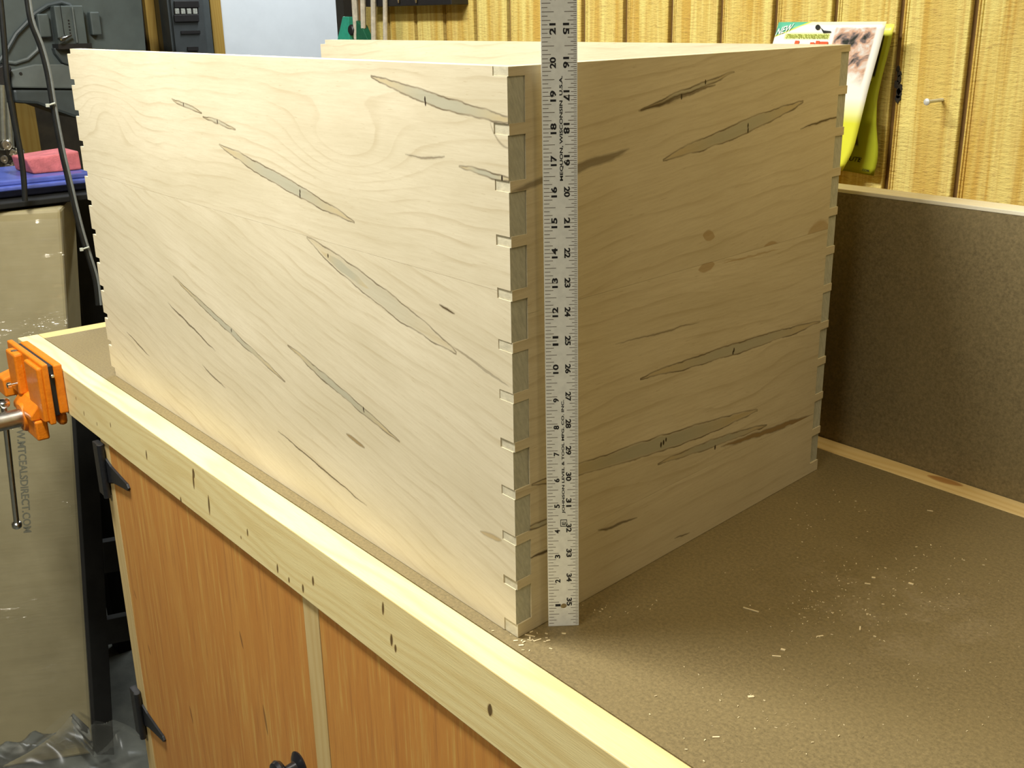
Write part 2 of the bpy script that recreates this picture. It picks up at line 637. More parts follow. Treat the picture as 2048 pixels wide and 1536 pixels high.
R_MID = [streak(RPt, (1278, 759), (1642, 644), 0.24, 0.0, 0.65),
         streak(RPt, (1060, 972), (1517, 821), 0.33, -0.05, 0.75),
         streak(RPt, (1314, 930), (1535, 850), 0.17, 0.03, 0.75), streak(RPt, (1440, 897), (1640, 826), 0.13, 0.0, 0.9, 0.6, fc=(0.27, 0.17, 0.06)),
         streak(RPt, (1050, 1060), (1120, 1034), 0.10, 0, 0.6), streak(RPt, (1230, 690), (1400, 645), 0.03, 0, 0.5, 0.2, fc=EDG),
         (RPt(1396, 540), RPt(1430, 530), 0.22, 0, (0.36, 0.22, 0.07), 0.6, EDG, 0.0, 0.06),
         (RPt(1440, 528), RPt(1560, 497), 0.05, 0, (0.36, 0.22, 0.07), 0.5, EDG, 0.0, 0.06),
         hole(RPt, (1468, 700), 0.05), hole(RPt, (1466, 706), 0.05), hole(RPt, (1327, 886), 0.06), hole(RPt, (1322, 891), 0.06), hole(RPt, (1332, 880), 0.05), hole(RPt, (1430, 897), 0.06)]
R_LOW = [streak(RPt, (1195, 1062), (1275, 1036), 0.05, 0, 0.7, 0.5, fc=EDG), streak(RPt, (1058, 1118), (1108, 1094), 0.05, 0, 0.9, 0.5, fc=EDG),
         streak(RPt, (1348, 1078), (1380, 1064), 0.03, 0, 0.7, 0.2, fc=EDG)]
kc = FPt(690, 300)
kd = FPt(215, 230)
MAP_F1 = maple('maple_front_upper', 1.0, 0.0, F_TOP, knots=((kc[0], kc[1], 4.2, 1.5, 2.4), (kd[0], kd[1], 3.5, 1.3, -1.6)))
MAP_F2 = maple('maple_front_lower', 4.0, -0.20, F_LOW, freq=1.3, amp=1.8)
MAP_R1 = maple('maple_side_upper', 7.0, -0.10, R_TOP, contrast=1.15)
MAP_R2 = maple('maple_side_middle', 11.0, 0.03, R_MID, contrast=1.25, amp=2.6)
MAP_R3 = maple('maple_side_lower', 14.0, 0.0, R_LOW, freq=1.0)
MAP_B = maple('maple_back', 19.0, 0.05)
END_T = endgrain('maple_end_grain', (0.50, 0.50, 0.41), 1)
END_P = endgrain('maple_pin_end', (0.575, 0.52, 0.365), 2)

# =================================================================== ROOM SHELL
YW = 31.1              # face of the pine wall
ZF = -38.0             # floor
ZC = 72.0              # ceiling
XL = -110.0            # far left wall

M_FLOOR = plain('concrete_floor', (0.050, 0.052, 0.040), 0.8, var=0.3, scale=0.5, bump=0.02)
M_CEIL = plain('ceiling_paint', (0.55, 0.53, 0.47), 0.9, var=0.05)
M_WHITE = plain('white_wall_paint', (0.62, 0.66, 0.68), 0.7, var=0.03, scale=0.4)
struct(MB().box(XL - 10, 70, -90, 90, ZF - 2, ZF).build('floor', M_FLOOR))
struct(MB().box(XL - 10, 70, -90, 90, ZC, ZC + 2).build('ceiling', M_CEIL))


def rough_pine(name):
    t = NT(name)
    x, y, z = t.sep(t.obj())
    r = t.math('MULTIPLY', t.rnd(), 53.0)
    n1 = t.noise(t.xyz(t.math('MULTIPLY', x, 0.9), t.math('MULTIPLY', z, 0.035), r), 1.0, 3, 0.6, 0.6)
    n2 = t.noise(t.xyz(t.math('MULTIPLY', x, 4.0), t.math('MULTIPLY', z, 0.16), r), 1.0, 3, 0.6)
    saw = t.noise(t.xyz(t.math('MULTIPLY', x, 2.2), t.math('MULTIPLY', z, 7.5), r), 1.0, 4, 0.7)
    c = t.mix(t.rng(n1, 0.40, 0.58), (0.56, 0.37, 0.075), (0.73, 0.61, 0.20))
    c = t.mix(t.math('MULTIPLY', t.rng(n2, 0.45, 0.72), 0.55), c, (0.50, 0.29, 0.065))
    c = t.mix(t.math('MULTIPLY', t.rng(saw, 0.56, 0.70), 0.5), c, (0.36, 0.22, 0.07))
    t.bump(saw, 0.10, 0.9)
    return t.fin(c, 0.8, 0, 0.2)


M_PLANK = rough_pine('rough_pine_plank')
M_GROOVE = plain('groove_pine', (0.16, 0.085, 0.02), 0.9, var=0.2, scale=1.0)
wall = struct(MB().box(-61.0, 70, YW + 0.32, YW + 3.5, ZF, ZC).build('wall_back', M_GROOVE))
gx0 = at(1950, 0, 1, YW).x          # centre of one groove; they repeat every 4 inches
pw = 4.0
GW = 0.17
prof = [(GW, 0.33), (GW, 0.10), (GW + 0.10, 0.06), (GW + 0.13, 0.13), (GW + 0.18, 0.05), (GW + 0.28, 0.03), (GW + 0.31, 0.10), (GW + 0.36, 0.0),
        (pw - GW - 0.03, 0.0), (pw - GW, 0.04), (pw - GW, 0.33)]
pm = MB().prism(prof, lambda a, b, h: Vector((a, YW + b, h)), ZF, ZC)
first = None
k0 = int(math.ceil((-61.0 - gx0) / pw))
for k in range(k0, k0 + 24):
    if first is None:
        first = pm.build('plank', M_PLANK, wall)
        o = first
    else:
        o = first.copy()
        COL.objects.link(o)
    o.location = Vector((gx0 + k * pw, 0, 0)) * IN
# dark knot in the groove right of the hanging cards
kp = at(1797, 165, 1, YW)
km = MB()
for i in range(7):
    q = at(1796 + random.uniform(-4, 5), 138 + i * 10, 1, YW - 0.01)
    rr = random.uniform(0.10, 0.2)
    pl = [(math.cos(a * math.pi / 4) * rr * random.uniform(.6, 1.2), math.sin(a * math.pi / 4) * rr * 1.5 * random.uniform(.7, 1.2)) for a in range(8)]
    km.prism(pl, lambda a, b, h, q=q: Vector((q.x + a, YW + h, q.z + b)), -0.015, 0.2)
km.build('knot', plain('knot_dark', (0.02, 0.015, 0.008), 0.9), wall)

# end of the pine wall, its shade put into the near-black colour
struct(MB().box(-61.9, -60.6, YW - 0.5, YW + 4.0, ZF, ZC).build('trim_1', plain('wall_end_shade', (0.018, 0.016, 0.012), 0.8)))

# far left wall with white sheet, pine casing and breaker panel
wl = struct(MB().box(XL - 4, XL, -60, 90, ZF, ZC).build('wall_left', plain('dark_stud_wall', (0.035, 0.026, 0.012), 0.9, var=0.4, scale=0.4)))
yw0 = at(445, 50, 0, XL + 0.5).y
MB().box(XL, XL + 0.5, yw0, 80, ZF, ZC).build('white_sheet', M_WHITE, wl)
M_CASE = pine('casing_pine', (0.36, 0.23, 0.05), 2, 3.0)
M_CASE2 = pine('casing_pine_dark', (0.11, 0.075, 0.018), 2, 9.0)
ya, yb_ = at(424, 50, 0, XL + 1).y, at(446, 50, 0, XL + 1).y
struct(MB().box(XL, XL + 1.0, ya, yb_, ZF, ZC).build('trim_2', M_CASE, bevel=0.06))
struct(MB().box(XL, XL + 0.8, at(290, 50, 0, XL).y, at(308, 50, 0, XL).y, ZF, ZC).build('trim_3', M_CASE))
struct(MB().box(XL, XL + 0.5, at(308, 50, 0, XL).y, at(341, 50, 0, XL).y, ZF, ZC).build('trim_4', M_CASE2))
struct(MB().box(XL, XL + 0.8, at(35, 260, 0, XL).y, at(72, 260, 0, XL).y, ZF, 16).build('trim_5', M_CASE))

# ------------------------------------------------------------------ breaker panel
XB = XL + 3.0
bp = thing('breaker_panel', 'grey metal electrical breaker panel beside the white wall', 'breaker panel', (XL, at(383, 90, 0, XB).y, 10))
M_PGREY = plain('panel_grey', (0.055, 0.065, 0.066), 0.5, var=0.15, scale=0.5)
M_PGREY2 = plain('panel_face_grey', (0.045, 0.052, 0.053), 0.5, var=0.15, scale=0.5)
M_BLACK = plain('black_plastic', (0.012, 0.011, 0.011), 0.5, var=0.2)
y0, y1 = at(340, 60, 0, XB).y, at(424, 60, 0, XB).y
MB().box(XL, XB, y0, y1, 6, 30).build('cabinet', M_PGREY, bp, bevel=0.1)
MB().box(XB, XB + 0.3, y0 + 0.35, y1 - 1.0, 7, 29).build('cover', M_PGREY2, bp, bevel=0.05)


def pbox(mb, u0, v0, u1, v1, X, dx, mi=0):
    a, b = at(u0, v0, 0, X), at(u1, v1, 0, X)
    mb.box(X, X + dx, a.y, b.y, b.z, a.z, mi)
    return mb


XBF = XB + 0.3
for (a, b) in ((2, 15), (30, 43)):
    mb = MB()
    pbox(mb, 347, a, 397, b, XBF, 0.25)
    mb.build('breaker_row', M_BLACK, bp, bevel=0.03)
M_LAB = plain('breaker_label', (0.30, 0.31, 0.27), 0.6, var=0.4, scale=6)
mb = MB()
pbox(mb, 347, 15, 397, 30, XBF, 0.12)
mb.build('breaker_strip', M_BLACK, bp)
for k in range(4):
    mb = MB()
    pbox(mb, 349 + 12 * k, 17, 358.5 + 12 * k, 28, XBF + 0.12, 0.12)
    mb.build('breaker_switch', M_LAB, bp, bevel=0.03)
mb = MB()
pbox(mb, 361, 62, 400, 67, XBF, 0.15)
mb.build('latch_slot', M_BLACK, bp)
mb = MB()
pbox(mb, 374, 94, 396, 101, XBF, 0.2)
mb.build('cover_latch', M_BLACK, bp)

# =================================================================== WORKBENCH
BX0, BX1 = -54.1, 40.0
BY0, BY1 = -1.98, 24.62
bench = thing('workbench', 'long workbench with brown hardboard top, pine edging and orange plywood doors', 'workbench', (-54, 0, ZF))
M_HB = hardboard('hardboard_top', (0.190, 0.145, 0.067), 1.0, dust=True)
M_HB2 = hardboard('hardboard_panel', (0.20, 0.155, 0.075), 0.6, rough=0.5)
MB().box(BX0 + 1.4, BX1, -0.53, 23.2, -1.2, 0.0).build('bench_top', M_HB, bench)
# marks on the rail: (along x, z)
bo = Vector((-54, 0, ZF))


def rail_pt(u, v):
    p = at(u, v, 1, BY0)
    return (p.x - bo.x, p.z - bo.z)


KN = (0.10, 0.055, 0.015)
rm = []
for (u, v, r, h) in [(293, 910, .09, .32), (387, 947, .15, .30), (387, 962, .10, .5), (362, 1003, .1, .3), (418, 1010, .10, .6), (495, 1065, .07, .22),
                     (555, 1137, .08, .26), (606, 1177, .09, .24), (626, 1162, .09, .26), (578, 1160, .07, .16), (766, 1217, .08, .32), (783, 1280, .10, .30),
                     (791, 1297, .08, .2), (980, 1420, .15, .28), (152, 797, .05, .14), (168, 827, .06, .18), (194, 848, .05, .14), (221, 850, .06, .18), (482, 1075, .04, .1)]:
    c = rail_pt(u, v)
    rm.append(((c[0] + h * 0.10, c[1] + h), (c[0] - h * 0.10, c[1] - h), r, 0, KN, 0.95, (0.32, 0.20, 0.06), 0.5, 0.05))
M_RAIL = pine('rail_pine', (0.78, 0.66, 0.33), 0, 2.0, rm, 0.40, freq=1.3)
MB().box(BX0, BX1, BY0, -0.56, -3.14, 0.0).build('front_rail', M_RAIL, bench, bevel=0.05)
M_TRIM = pine('trim_pine', (0.60, 0.47, 0.20), 1, 5.0, (), 0.35)
M_TRIMX = pine('strip_pine', (0.74, 0.56, 0.26), 0, 8.0, (((at(1890, 962, 2, 0).x + 54 - .9, 24.2), (at(1890, 962, 2, 0).x + 54 + .9, 24.3), 0.30, 0, (0.33, 0.14, 0.03), 0.8, (0.3, 0.12, 0.03), 0.5, 0.06),), 0.45, cross=0)
MB().box(BX0, BX0 + 1.38, -0.53, BY1, -3.1, 0.0).build('end_rail', M_TRIM, bench, bevel=0.04)
MB().box(BX0 + 1.4, BX1, 23.22, BY1, -1.2, 0.02).build('back_strip', M_TRIMX, bench, bevel=0.04)
bboard = thing('backboard', 'dark hardboard panel with pale top edge standing behind the bench', 'backboard', (-5, BY1 + 0.8, ZF))
MB().box(-50, BX1, BY1 + 0.04, BY1 + 0.32, -30.0, 12.85).build('panel', M_HB2, bboard)
MB().box(-50, BX1, BY1 + 0.04, BY1 + 1.5, 12.86, 13.05).build('cap_strip', pine('cap_pine', (0.80, 0.76, 0.60), 0, 12.0, (), 0.2), bboard, bevel=0.03)
MB().box(-50, BX1, BY1 + 0.34, BY1 + 1.5, ZF, 12.85).build('panel_frame', M_TRIMX, bboard)
# cabinet below
YD = -1.85
CX0 = -38.95
ZB0 = -27.2
M_STILE = pine('stile_pine', (0.58, 0.44, 0.20), 2, 4.0, (), 0.35)


def plywood(name, seed):
    t = NT(name)
    x, y, z = t.sep(t.obj())
    n1 = t.noise(t.xyz(t.math('MULTIPLY', x, 0.55), t.math('MULTIPLY', z, 0.03), seed), 1.0, 3, 0.6, 0.5)
    n2 = t.noise(t.xyz(t.math('MULTIPLY', x, 3.0), t.math('MULTIPLY', z, 0.14), seed), 1.0, 4, 0.65)
    n3 = t.noise(t.xyz(t.math('MULTIPLY', x, 14.0), t.math('MULTIPLY', z, 0.8), seed), 1.0, 2, 0.6)
    c = t.mix(t.rng(n1, 0.35, 0.65), (0.51, 0.215, 0.045), (0.57, 0.27, 0.06))
    c = t.mix(t.math('MULTIPLY', t.rng(n2, 0.53, 0.68), 0.8), c, (0.62, 0.385, 0.10))
    c = t.mix(t.math('MULTIPLY', t.rng(n2, 0.46, 0.32), 0.6), c, (0.36, 0.15, 0.04))
    c = t.mix(t.math('MULTIPLY', t.rng(n3, 0.4, 0.75), 0.3), c, (0.38, 0.165, 0.045))
    ms = []
    for (u, v, r, h) in [(298, 1300, .07, .35), (382, 1430, .10, .6), (530, 1440, .12, .9), (482, 1280, .10, .5), (270, 1190, .06, .3)]:
        p = at(u, v, 1, YD)
        ms.append(((p.x - bo.x - .12, p.z - bo.z + h), (p.x - bo.x + .12, p.z - bo.z - h), r, 0, (0.17, 0.075, 0.025), 0.7, KN, 0.2, 0.04))
    c = add_marks(t, c, t.xyz(x, z, 0.0), ms)
    return t.fin(c, 0.5, 0, 0.4)


M_PLY = plywood('orange_plywood', 3.0)
carc = MB().box(CX0 + 0.1, BX1 - 1, YD + 0.75, 22, ZF, -3.2).build('carcass', plain('carcass_ply', (0.22, 0.13, 0.05), 0.7), bench)
ff = MB()
for (a, b) in ((CX0, CX0 + 1.38), (-13.15, -11.75), (13.2, 14.6)):
    MB().box(a, b, YD, YD + 0.74, ZF, -3.15).build('stile', M_STILE, bench, bevel=0.03)
MB().box(CX0 + 1.38, -13.15, YD, YD + 0.74, ZF, ZB0).build('bottom_rail', M_STILE, bench, bevel=0.03)
MB().box(-11.75, 13.2, YD, YD + 0.74, ZF, ZB0).build('bottom_rail', M_STILE, bench, bevel=0.03)
M_BIRON = plain('black_iron', (0.010, 0.011, 0.013), 0.45, var=0.3, scale=5)
for (a, b, hs) in ((CX0 + 1.40, -13.17, (CX0 + 1.0,)), (-11.73, 13.18, ())):
    d = MB().box(a, b, YD + 0.02, YD + 0.72, ZB0 + 0.02, -3.16).build('door', M_PLY, bench, bevel=0.03)
    if hs:
        for zc in (-5.2, -23.2):
            hm = MB().box(CX0 - 0.35, CX0 + 0.62, YD - 0.42, YD, zc - 1.75, zc + 1.75)
            hm.tube([(CX0 + 0.72, YD - 0.30, zc - 1.8), (CX0 + 0.72, YD - 0.30, zc + 1.8)], 0.22, 12)
            st = [(CX0 + 0.75, -0.85), (CX0 + 1.6, -0.55), (CX0 + 3.6, -0.28), (CX0 + 4.2, -0.22), (CX0 + 4.4, 0.0), (CX0 + 4.2, 0.22), (CX0 + 3.6, 0.28), (CX0 + 1.6, 0.55), (CX0 + 0.75, 0.85)]
            hm.prism(st, lambda p, q, h, zc=zc: Vector((p, h, zc + q)), YD - 0.14, YD + 0.02)
            hi = hm.build('hinge', M_BIRON, d, bevel=0.03)
        kx, kz = at(600, 1532, 1, YD).x, at(600, 1532, 1, YD).z
        MB().lathe((kx, YD + 0.02, kz), (kx, YD - 2, kz), [(0, 0.75), (0.08, 0.78), (0.2, 0.62), (0.28, 0.36), (0.75, 0.30), (0.85, 0.45), (0.95, 0.68), (1.15, 0.78), (1.32, 0.70), (1.42, 0.3)], 24).build('knob', plain('black_knob', (0.012, 0.012, 0.014), 0.22, var=0.2), d, smooth=True)

# =================================================================== CHEST
chest = thing('blanket_chest', 'open pale maple chest carcass with through box joints and dark streaks', 'chest', (0, 0, 0))
TT = [(19.65 - 1.771 * i - 1.43, 19.65 - 1.771 * i) for i in range(11)]      # tails (bottom, top)
RJ = random.Random(3)
JIT = [RJ.uniform(-0.02, 0.025) for _ in range(12)]


def comb(z0, z1, depth_fn, gap):
    """list of (depth, z) going up along one end: depth_fn(is_tail, index)"""
    ev = []
    z = z0
    zs = [(z0, None)]
    segs = []
    cur = 0.0
    for i in reversed(range(11)):
        b, t = TT[i]
        segs.append((cur, b, False, i + 1))
        segs.append((b, t, True, i))
        cur = t
    segs.append((cur, HH, False, 0))
    out = []
    for (a, b, tail, i) in segs:
        g = gap if tail else -gap
        a2 = max(z0, a + g if a > 0 else a)
        b2 = min(z1, b - g if b < HH else b)
        if b2 - a2 < 0.02:
            continue
        d = depth_fn(tail, i)
        out += [(d, a2), (d, b2)]
    return out


def panel(name, along, z_splits, near, far, length, mats, ends, th0, th1, gap):
    """along 'u' or 'v': boards of one chest wall, sub-parts of the panel part"""
    bounds = [0.0] + list(z_splits) + [HH]
    objs = []
    root = None
    for j in range(len(bounds) - 1):
        z0, z1 = bounds[j], bounds[j + 1]
        if j > 0:
            z0 += 0.008
        nr = comb(z0, z1, near, gap)
        fr = comb(z0, z1, far, gap)
        poly = [(d, z) for d, z in nr] + [(length - d, z) for d, z in reversed(fr)]
        if along == 'u':
            mb = MB().prism(poly, lambda a, b, h: Vector((a, h, b)), th0, th1)
            uvf = lambda p: (p.x, p.z)
        else:
            mb = MB().prism(poly, lambda a, b, h: Vector((h, a, b)), th0, th1)
            uvf = lambda p: (p.y, p.z)
        k = 0 if along == 'u' else 1
        for fi, f in enumerate(mb.f):
            c = [mb.v[i][k] for i in f]
            if len(f) == 4 and max(c) - min(c) < 0.01 and (max(c) < 0.3 or min(c) > length - 0.3):
                mb.mi[fi] = 1
        objs.append((mb, uvf))
    root = bpy.data.objects.new(name, None)
    COL.objects.link(root)
    root.parent = chest
    root.empty_display_size = 0.02
    ORG[root.name] = Vector((0, 0, 0))
    for (mb, uvf), m in zip(objs, mats):
        mb.build('board', [m, ends], root, uvf=uvf, mapf=chest_map)
    return root


panel('front_panel', 'u', [12.8], lambda t, i: (0.04 + JIT[i]) if t else TH, lambda t, i: (0.0 + abs(JIT[i])) if t else 0.62, LU, [MAP_F2, MAP_F1], END_T, 0.0, TH, 0.005)
panel('side_panel', 'v', [3.1, 12.0], lambda t, i: TH if t else 0.026 + JIT[i] * 0.5, lambda t, i: TH if t else 0.0, LV, [MAP_R3, MAP_R2, MAP_R1], END_P, 0.0, TH, 0.005)
panel('back_panel', 'u', [9.0], lambda t, i: (0.06 + JIT[i]) if t else TH, lambda t, i: 0.0 if t else 0.62, LU, [MAP_B, MAP_B], END_T, LV - TH, LV, 0.005)

# =================================================================== RULER
RB = Vector((0.121, 1.382, 0.01))
ru = (Vector((0.126, 1.242, 20.01)) - RB).normalized()
rw = Vector((0.798, 2.275, 0.01)) - RB
rw = (rw - ru * rw.dot(ru)).normalized()
rn = rw.cross(ru)
rn = -rn if rn.dot(CAM - RB) < 0 else rn
ruler = thing('ruler', 'aluminium yardstick with black inch numbers standing upright at the chest corner', 'ruler', RB)
RW, RL, RTH = 1.56, 36.0, 0.06


def rmap(w_, t_, h):
    return RB + rw * (w_ * 1.12 / 1.56) + ru * t_ + rn * (h - RTH)


M_ALU = plain('ruler_aluminium', (0.92, 0.94, 0.90), 0.5, 0.1, var=0.06, scale=4)
M_INK = plain('ruler_ink', (0.012, 0.012, 0.014), 0.6, var=0.1)
M_TICK = plain('ruler_tick_ink', (0.10, 0.07, 0.035), 0.6, var=0.1)
# blade with a hanging hole
bm = bmesh.new()
oc = [bm.verts.new((a, b, 0)) for a, b in ((0, 0), (RW, 0), (RW, RL), (0, RL))]
hc = [bm.verts.new((0.80 + 0.16 * math.cos(k * math.pi / 10), 0.82 + 0.115 * math.sin(k * math.pi / 10), 0)) for k in range(20)]
es = [bm.edges.new((oc[i], oc[(i + 1) % 4])) for i in range(4)] + [bm.edges.new((hc[i], hc[(i + 1) % 20])) for i in range(20)]
bmesh.ops.triangle_fill(bm, edges=es, use_beauty=True)
bm.verts.index_update()
fv = [v.co.copy() for v in bm.verts]
ff_ = [tuple(v.index for v in f.verts) for f in bm.faces]
bm.free()
mb = MB()
n_ = len(fv)
mb.add([rmap(v.x, v.y, 0) for v in fv] + [rmap(v.x, v.y, RTH) for v in fv],
       [tuple(reversed(f)) for f in ff_] + [tuple(i + n_ for i in f) for f in ff_] +
       [(i, (i + 1) % 4, n_ + (i + 1) % 4, n_ + i) for i in range(4)] +
       [(4 + i, 4 + (i + 1) % 20, n_ + 4 + (i + 1) % 20, n_ + 4 + i) for i in range(20)])
mb.build('blade', M_ALU, ruler)
HI = RTH + 0.002
tk = MB()


def tick(w0, w1, t_, wd):
    tk.add([rmap(w0, t_ - wd, HI), rmap(w1, t_ - wd, HI), rmap(w1, t_ + wd, HI), rmap(w0, t_ + wd, HI)], [(0, 1, 2, 3)])


for k in range(1, 36 * 8):
    ln = 0.52 if k % 4 == 0 else (0.38 if k % 2 == 0 else 0.25)
    tick(0.04, 0.04 + ln, k / 8, 0.009)
for k in range(1, 36 * 16):
    ln = 0.52 if k % 8 == 0 else (0.38 if k % 4 == 0 else (0.25 if k % 2 == 0 else 0.13))
    tick(RW - 0.03 - ln, RW - 0.03, k / 16, 0.007 if k % 2 else 0.009)
tk.build('tick_marks', M_TICK, ruler, fixn=False)
nm = MB()
GEO = {}


def glyph(s, wd, ht, cx, ct, up, bold=0.035):
    key = (s, wd, ht, bold)
    if key not in GEO:
        GEO[key] = text_geo(s, wd, ht, bold)
    vs, fs = GEO[key]
    if up:
        pts = [rmap(cx - b, ct + a, HI + 0.001) for a, b in vs]
    else:
        pts = [rmap(cx + b, ct - a, HI + 0.001) for a, b in vs]
    nm.add(pts, fs)


for k in range(1, 36):
    s = str(k)
    if k < 10:
        glyph(s, 0.10 if s == '1' else 0.15, 0.27, 0.50, k - 0.13, True)
    else:
        glyph(s, 0.34, 0.27, 0.50, k, True)
    r = str(36 - k)
    if len(r) == 1:
        glyph(r, 0.15, 0.27, 1.08, k - 0.1, False)
    else:
        glyph(r, 0.34, 0.27, 1.08, k, False)
glyph('JOHNSON LEVEL & TOOL MFG. CO. INC.', 4.3, 0.165, 0.83, 6.73, True, 0.03)
glyph('MEQUON, WISCONSIN  U.S.A.', 3.25, 0.165, 0.85, 17.98, True, 0.03)
for (a, b, c, d) in ((0.66, 0.99, 4.06, 4.09), (0.66, 0.99, 4.31, 4.34), (0.66, 0.69, 4.06, 4.34), (0.96, 0.99, 4.06, 4.34),
                     (0.74, 0.92, 4.13, 4.165), (0.74, 0.775, 4.13, 4.26), (0.81, 0.84, 4.16, 4.27), (0.88, 0.92, 4.13, 4.25)):
    nm.add([rmap(a, c, HI), rmap(b, c, HI), rmap(b, d, HI), rmap(a, d, HI)], [(0, 1, 2, 3)])
nm.build('numerals', M_INK, ruler, fixn=False)

# =================================================================== VISE
M_OR = NT('orange_paint')
oo = M_OR.obj()
nn = M_OR.noise(oo, 2.2, 5, 0.7)
M_OR.bump(M_OR.noise(oo, 6.0, 4, 0.6), 0.02)
M_ORANGE = M_OR.fin(M_OR.mix(M_OR.rng(nn, 0.66, 0.74), M_OR.mix(M_OR.rng(nn, 0.3, 0.6), (0.56, 0.14, 0.003), (0.66, 0.185, 0.005)), (0.40, 0.25, 0.12)), 0.42)
M_STEEL = plain('vise_steel', (0.55, 0.52, 0.46), 0.28, 1.0, var=0.15, scale=2.0)
M_CHROME = plain('bright_steel', (0.75, 0.74, 0.70), 0.15, 1.0, var=0.08)
vise = thing('bench_vise', 'orange painted woodworking vise clamped on the end of the front rail', 'vise', (-47.5, -2, 0))
rj = MB().box(-51.4, -44.15, -2.55, -2.0, -2.95, 0.42)
rj.build('rear_jaw', M_ORANGE, vise, bevel=0.10)
MB().box(-47.2, -44.5, -2.6, -2.02, -3.9, -2.97).build('jaw_lug', M_ORANGE, vise, bevel=0.25)
MB().box(-51.2, -44.3, -2.9, -2.56, -3.0, 0.36).build('jaw_gap_pad', M_BLACK, vise)  # black pad filling the gap between the jaws
fj = MB().box(-51.7, -44.0, -3.3, -2.91, -3.5, 0.62)
fjo = fj.build('front_jaw', M_ORANGE, vise, bevel=0.09)
MB().box(-50.2, -48.2, -3.85, -3.25, -2.4, 0.46).build('jaw_rib', M_ORANGE, fjo, bevel=0.14)
MB().box(-46.9, -44.1, -3.62, -3.25, -3.3, 0.42).build('jaw_pad', M_ORANGE, fjo, bevel=0.12)
MB().prism([(-3.25, -2.2), (-3.6, -2.35), (-4.15, -3.0), (-4.15, -3.4), (-3.25, -3.4)], lambda a, b, h: Vector((h, a, b)), -49.2, -45.2).build('gusset', M_ORANGE, fjo, bevel=0.10)
MB().prism([(-3.25, -1.4), (-4.3, -1.7), (-4.3, -3.0), (-3.25, -3.0)], lambda a, b, h: Vector((h, a, b)), -51.9, -50.3).build('side_lug', M_ORANGE, fjo, bevel=0.12)
sx, sz = -47.6, -3.72
MB().lathe((sx, -3.2, sz), (sx, -6, sz), [(0, 0.98), (0.85, 0.98), (1.0, 0.9)], 24).build('screw_boss', M_ORANGE, fjo, smooth=True)
MB().box(-47.4, -45.0, -4.0, -3.2, -4.75, -3.4).build('boss_foot', M_ORANGE, fjo, bevel=0.12)
MB().lathe((sx, -2.2, sz), (sx, -8, sz), [(0, 0.62), (4.6, 0.62), (4.7, 0.75), (5.6, 0.75), (5.7, 0.6)], 24).build('screw', M_STEEL, vise, smooth=True)
h0, h1 = at(10, 838, 1, -5.0), at(33.5, 1050, 1, -5.0)
hd = (h1 - h0).normalized()
hn = MB().tube([h0 - hd * 1.2, h1], 0.20, 14)
ho = hn.build('handle', M_CHROME, vise, smooth=True)
for e, r in ((h1, 0.36), (h0 - hd * 1.2, 0.42)):
    MB().lathe(e - hd * 0.3, e + hd * 0.4, [(0, r * 0.6), (0.08, r * 0.92), (0.22, r), (0.42, r * 0.95), (0.55, r * 0.6)], 18).build('handle_knob', M_CHROME, ho, smooth=True)
g0 = at(45, 765, 1, -3.5)
MB().lathe(g0, (g0.x, -6, g0.z), [(0, 0.11), (0.75, 0.11), (0.76, 0.2), (0.98, 0.2), (1.02, 0.12)], 14).build('dog_bolt', M_CHROME, vise, smooth=True)
g1 = at(102, 752, 0, -44.15)
MB().lathe((-44.3, -2.72, g1.z), (-43, -2.72, g1.z), [(0, 0.12), (0.3, 0.12), (0.34, 0.08)], 12).build('gap_screw', M_CHROME, vise, smooth=True)
o1 = at(52, 706, 2, 0.47)
MB().lathe((-49.2, -3.5, 0.40), (-49.2, -3.5, 1), [(0, 0.24), (0.09, 0.24), (0.095, 0.2)], 16).build('dog_top', M_STEEL, fjo, smooth=True)

# =================================================================== THINGS ON THE PINE WALL
# nail
nh = at(1864, 202, 1, YW - 1.0)
nl = thing('nail', 'long bright nail sticking out of the bare pine wall', 'nail', (nh.x, YW, nh.z))
MB().lathe((nh.x + 0.0, YW + 0.2, nh.z + 0.0), (nh.x - 0.15, YW - 2.2, nh.z - 0.05), [(0, 0.085), (1.45, 0.085), (1.46, 0.17), (1.54, 0.17), (1.58, 0.12)], 14).build('shank', plain('nail_steel', (0.62, 0.64, 0.62), 0.4, 0.35), nl, smooth=True)

# cards -------------------------------------------------------------------------
def card_mat(name, fn):
    t = NT(name)
    x, y, _ = t.sep(t.uv())
    return t.fin(fn(t, x, y), 0.35, 0, 0.5)


def inside(t, x, a, b, e=0.01):
    return t.math('MULTIPLY', t.rng(x, a - e, a + e), t.rng(x, b + e, b - e))


def rect(t, x, y, x0, x1, y0, y1, e=0.008):
    return t.math('MULTIPLY', inside(t, x, x0, x1, e), inside(t, y, y0, y1, e))


WHT = (0.88, 0.88, 0.80)
YEL = (0.78, 0.80, 0.06)


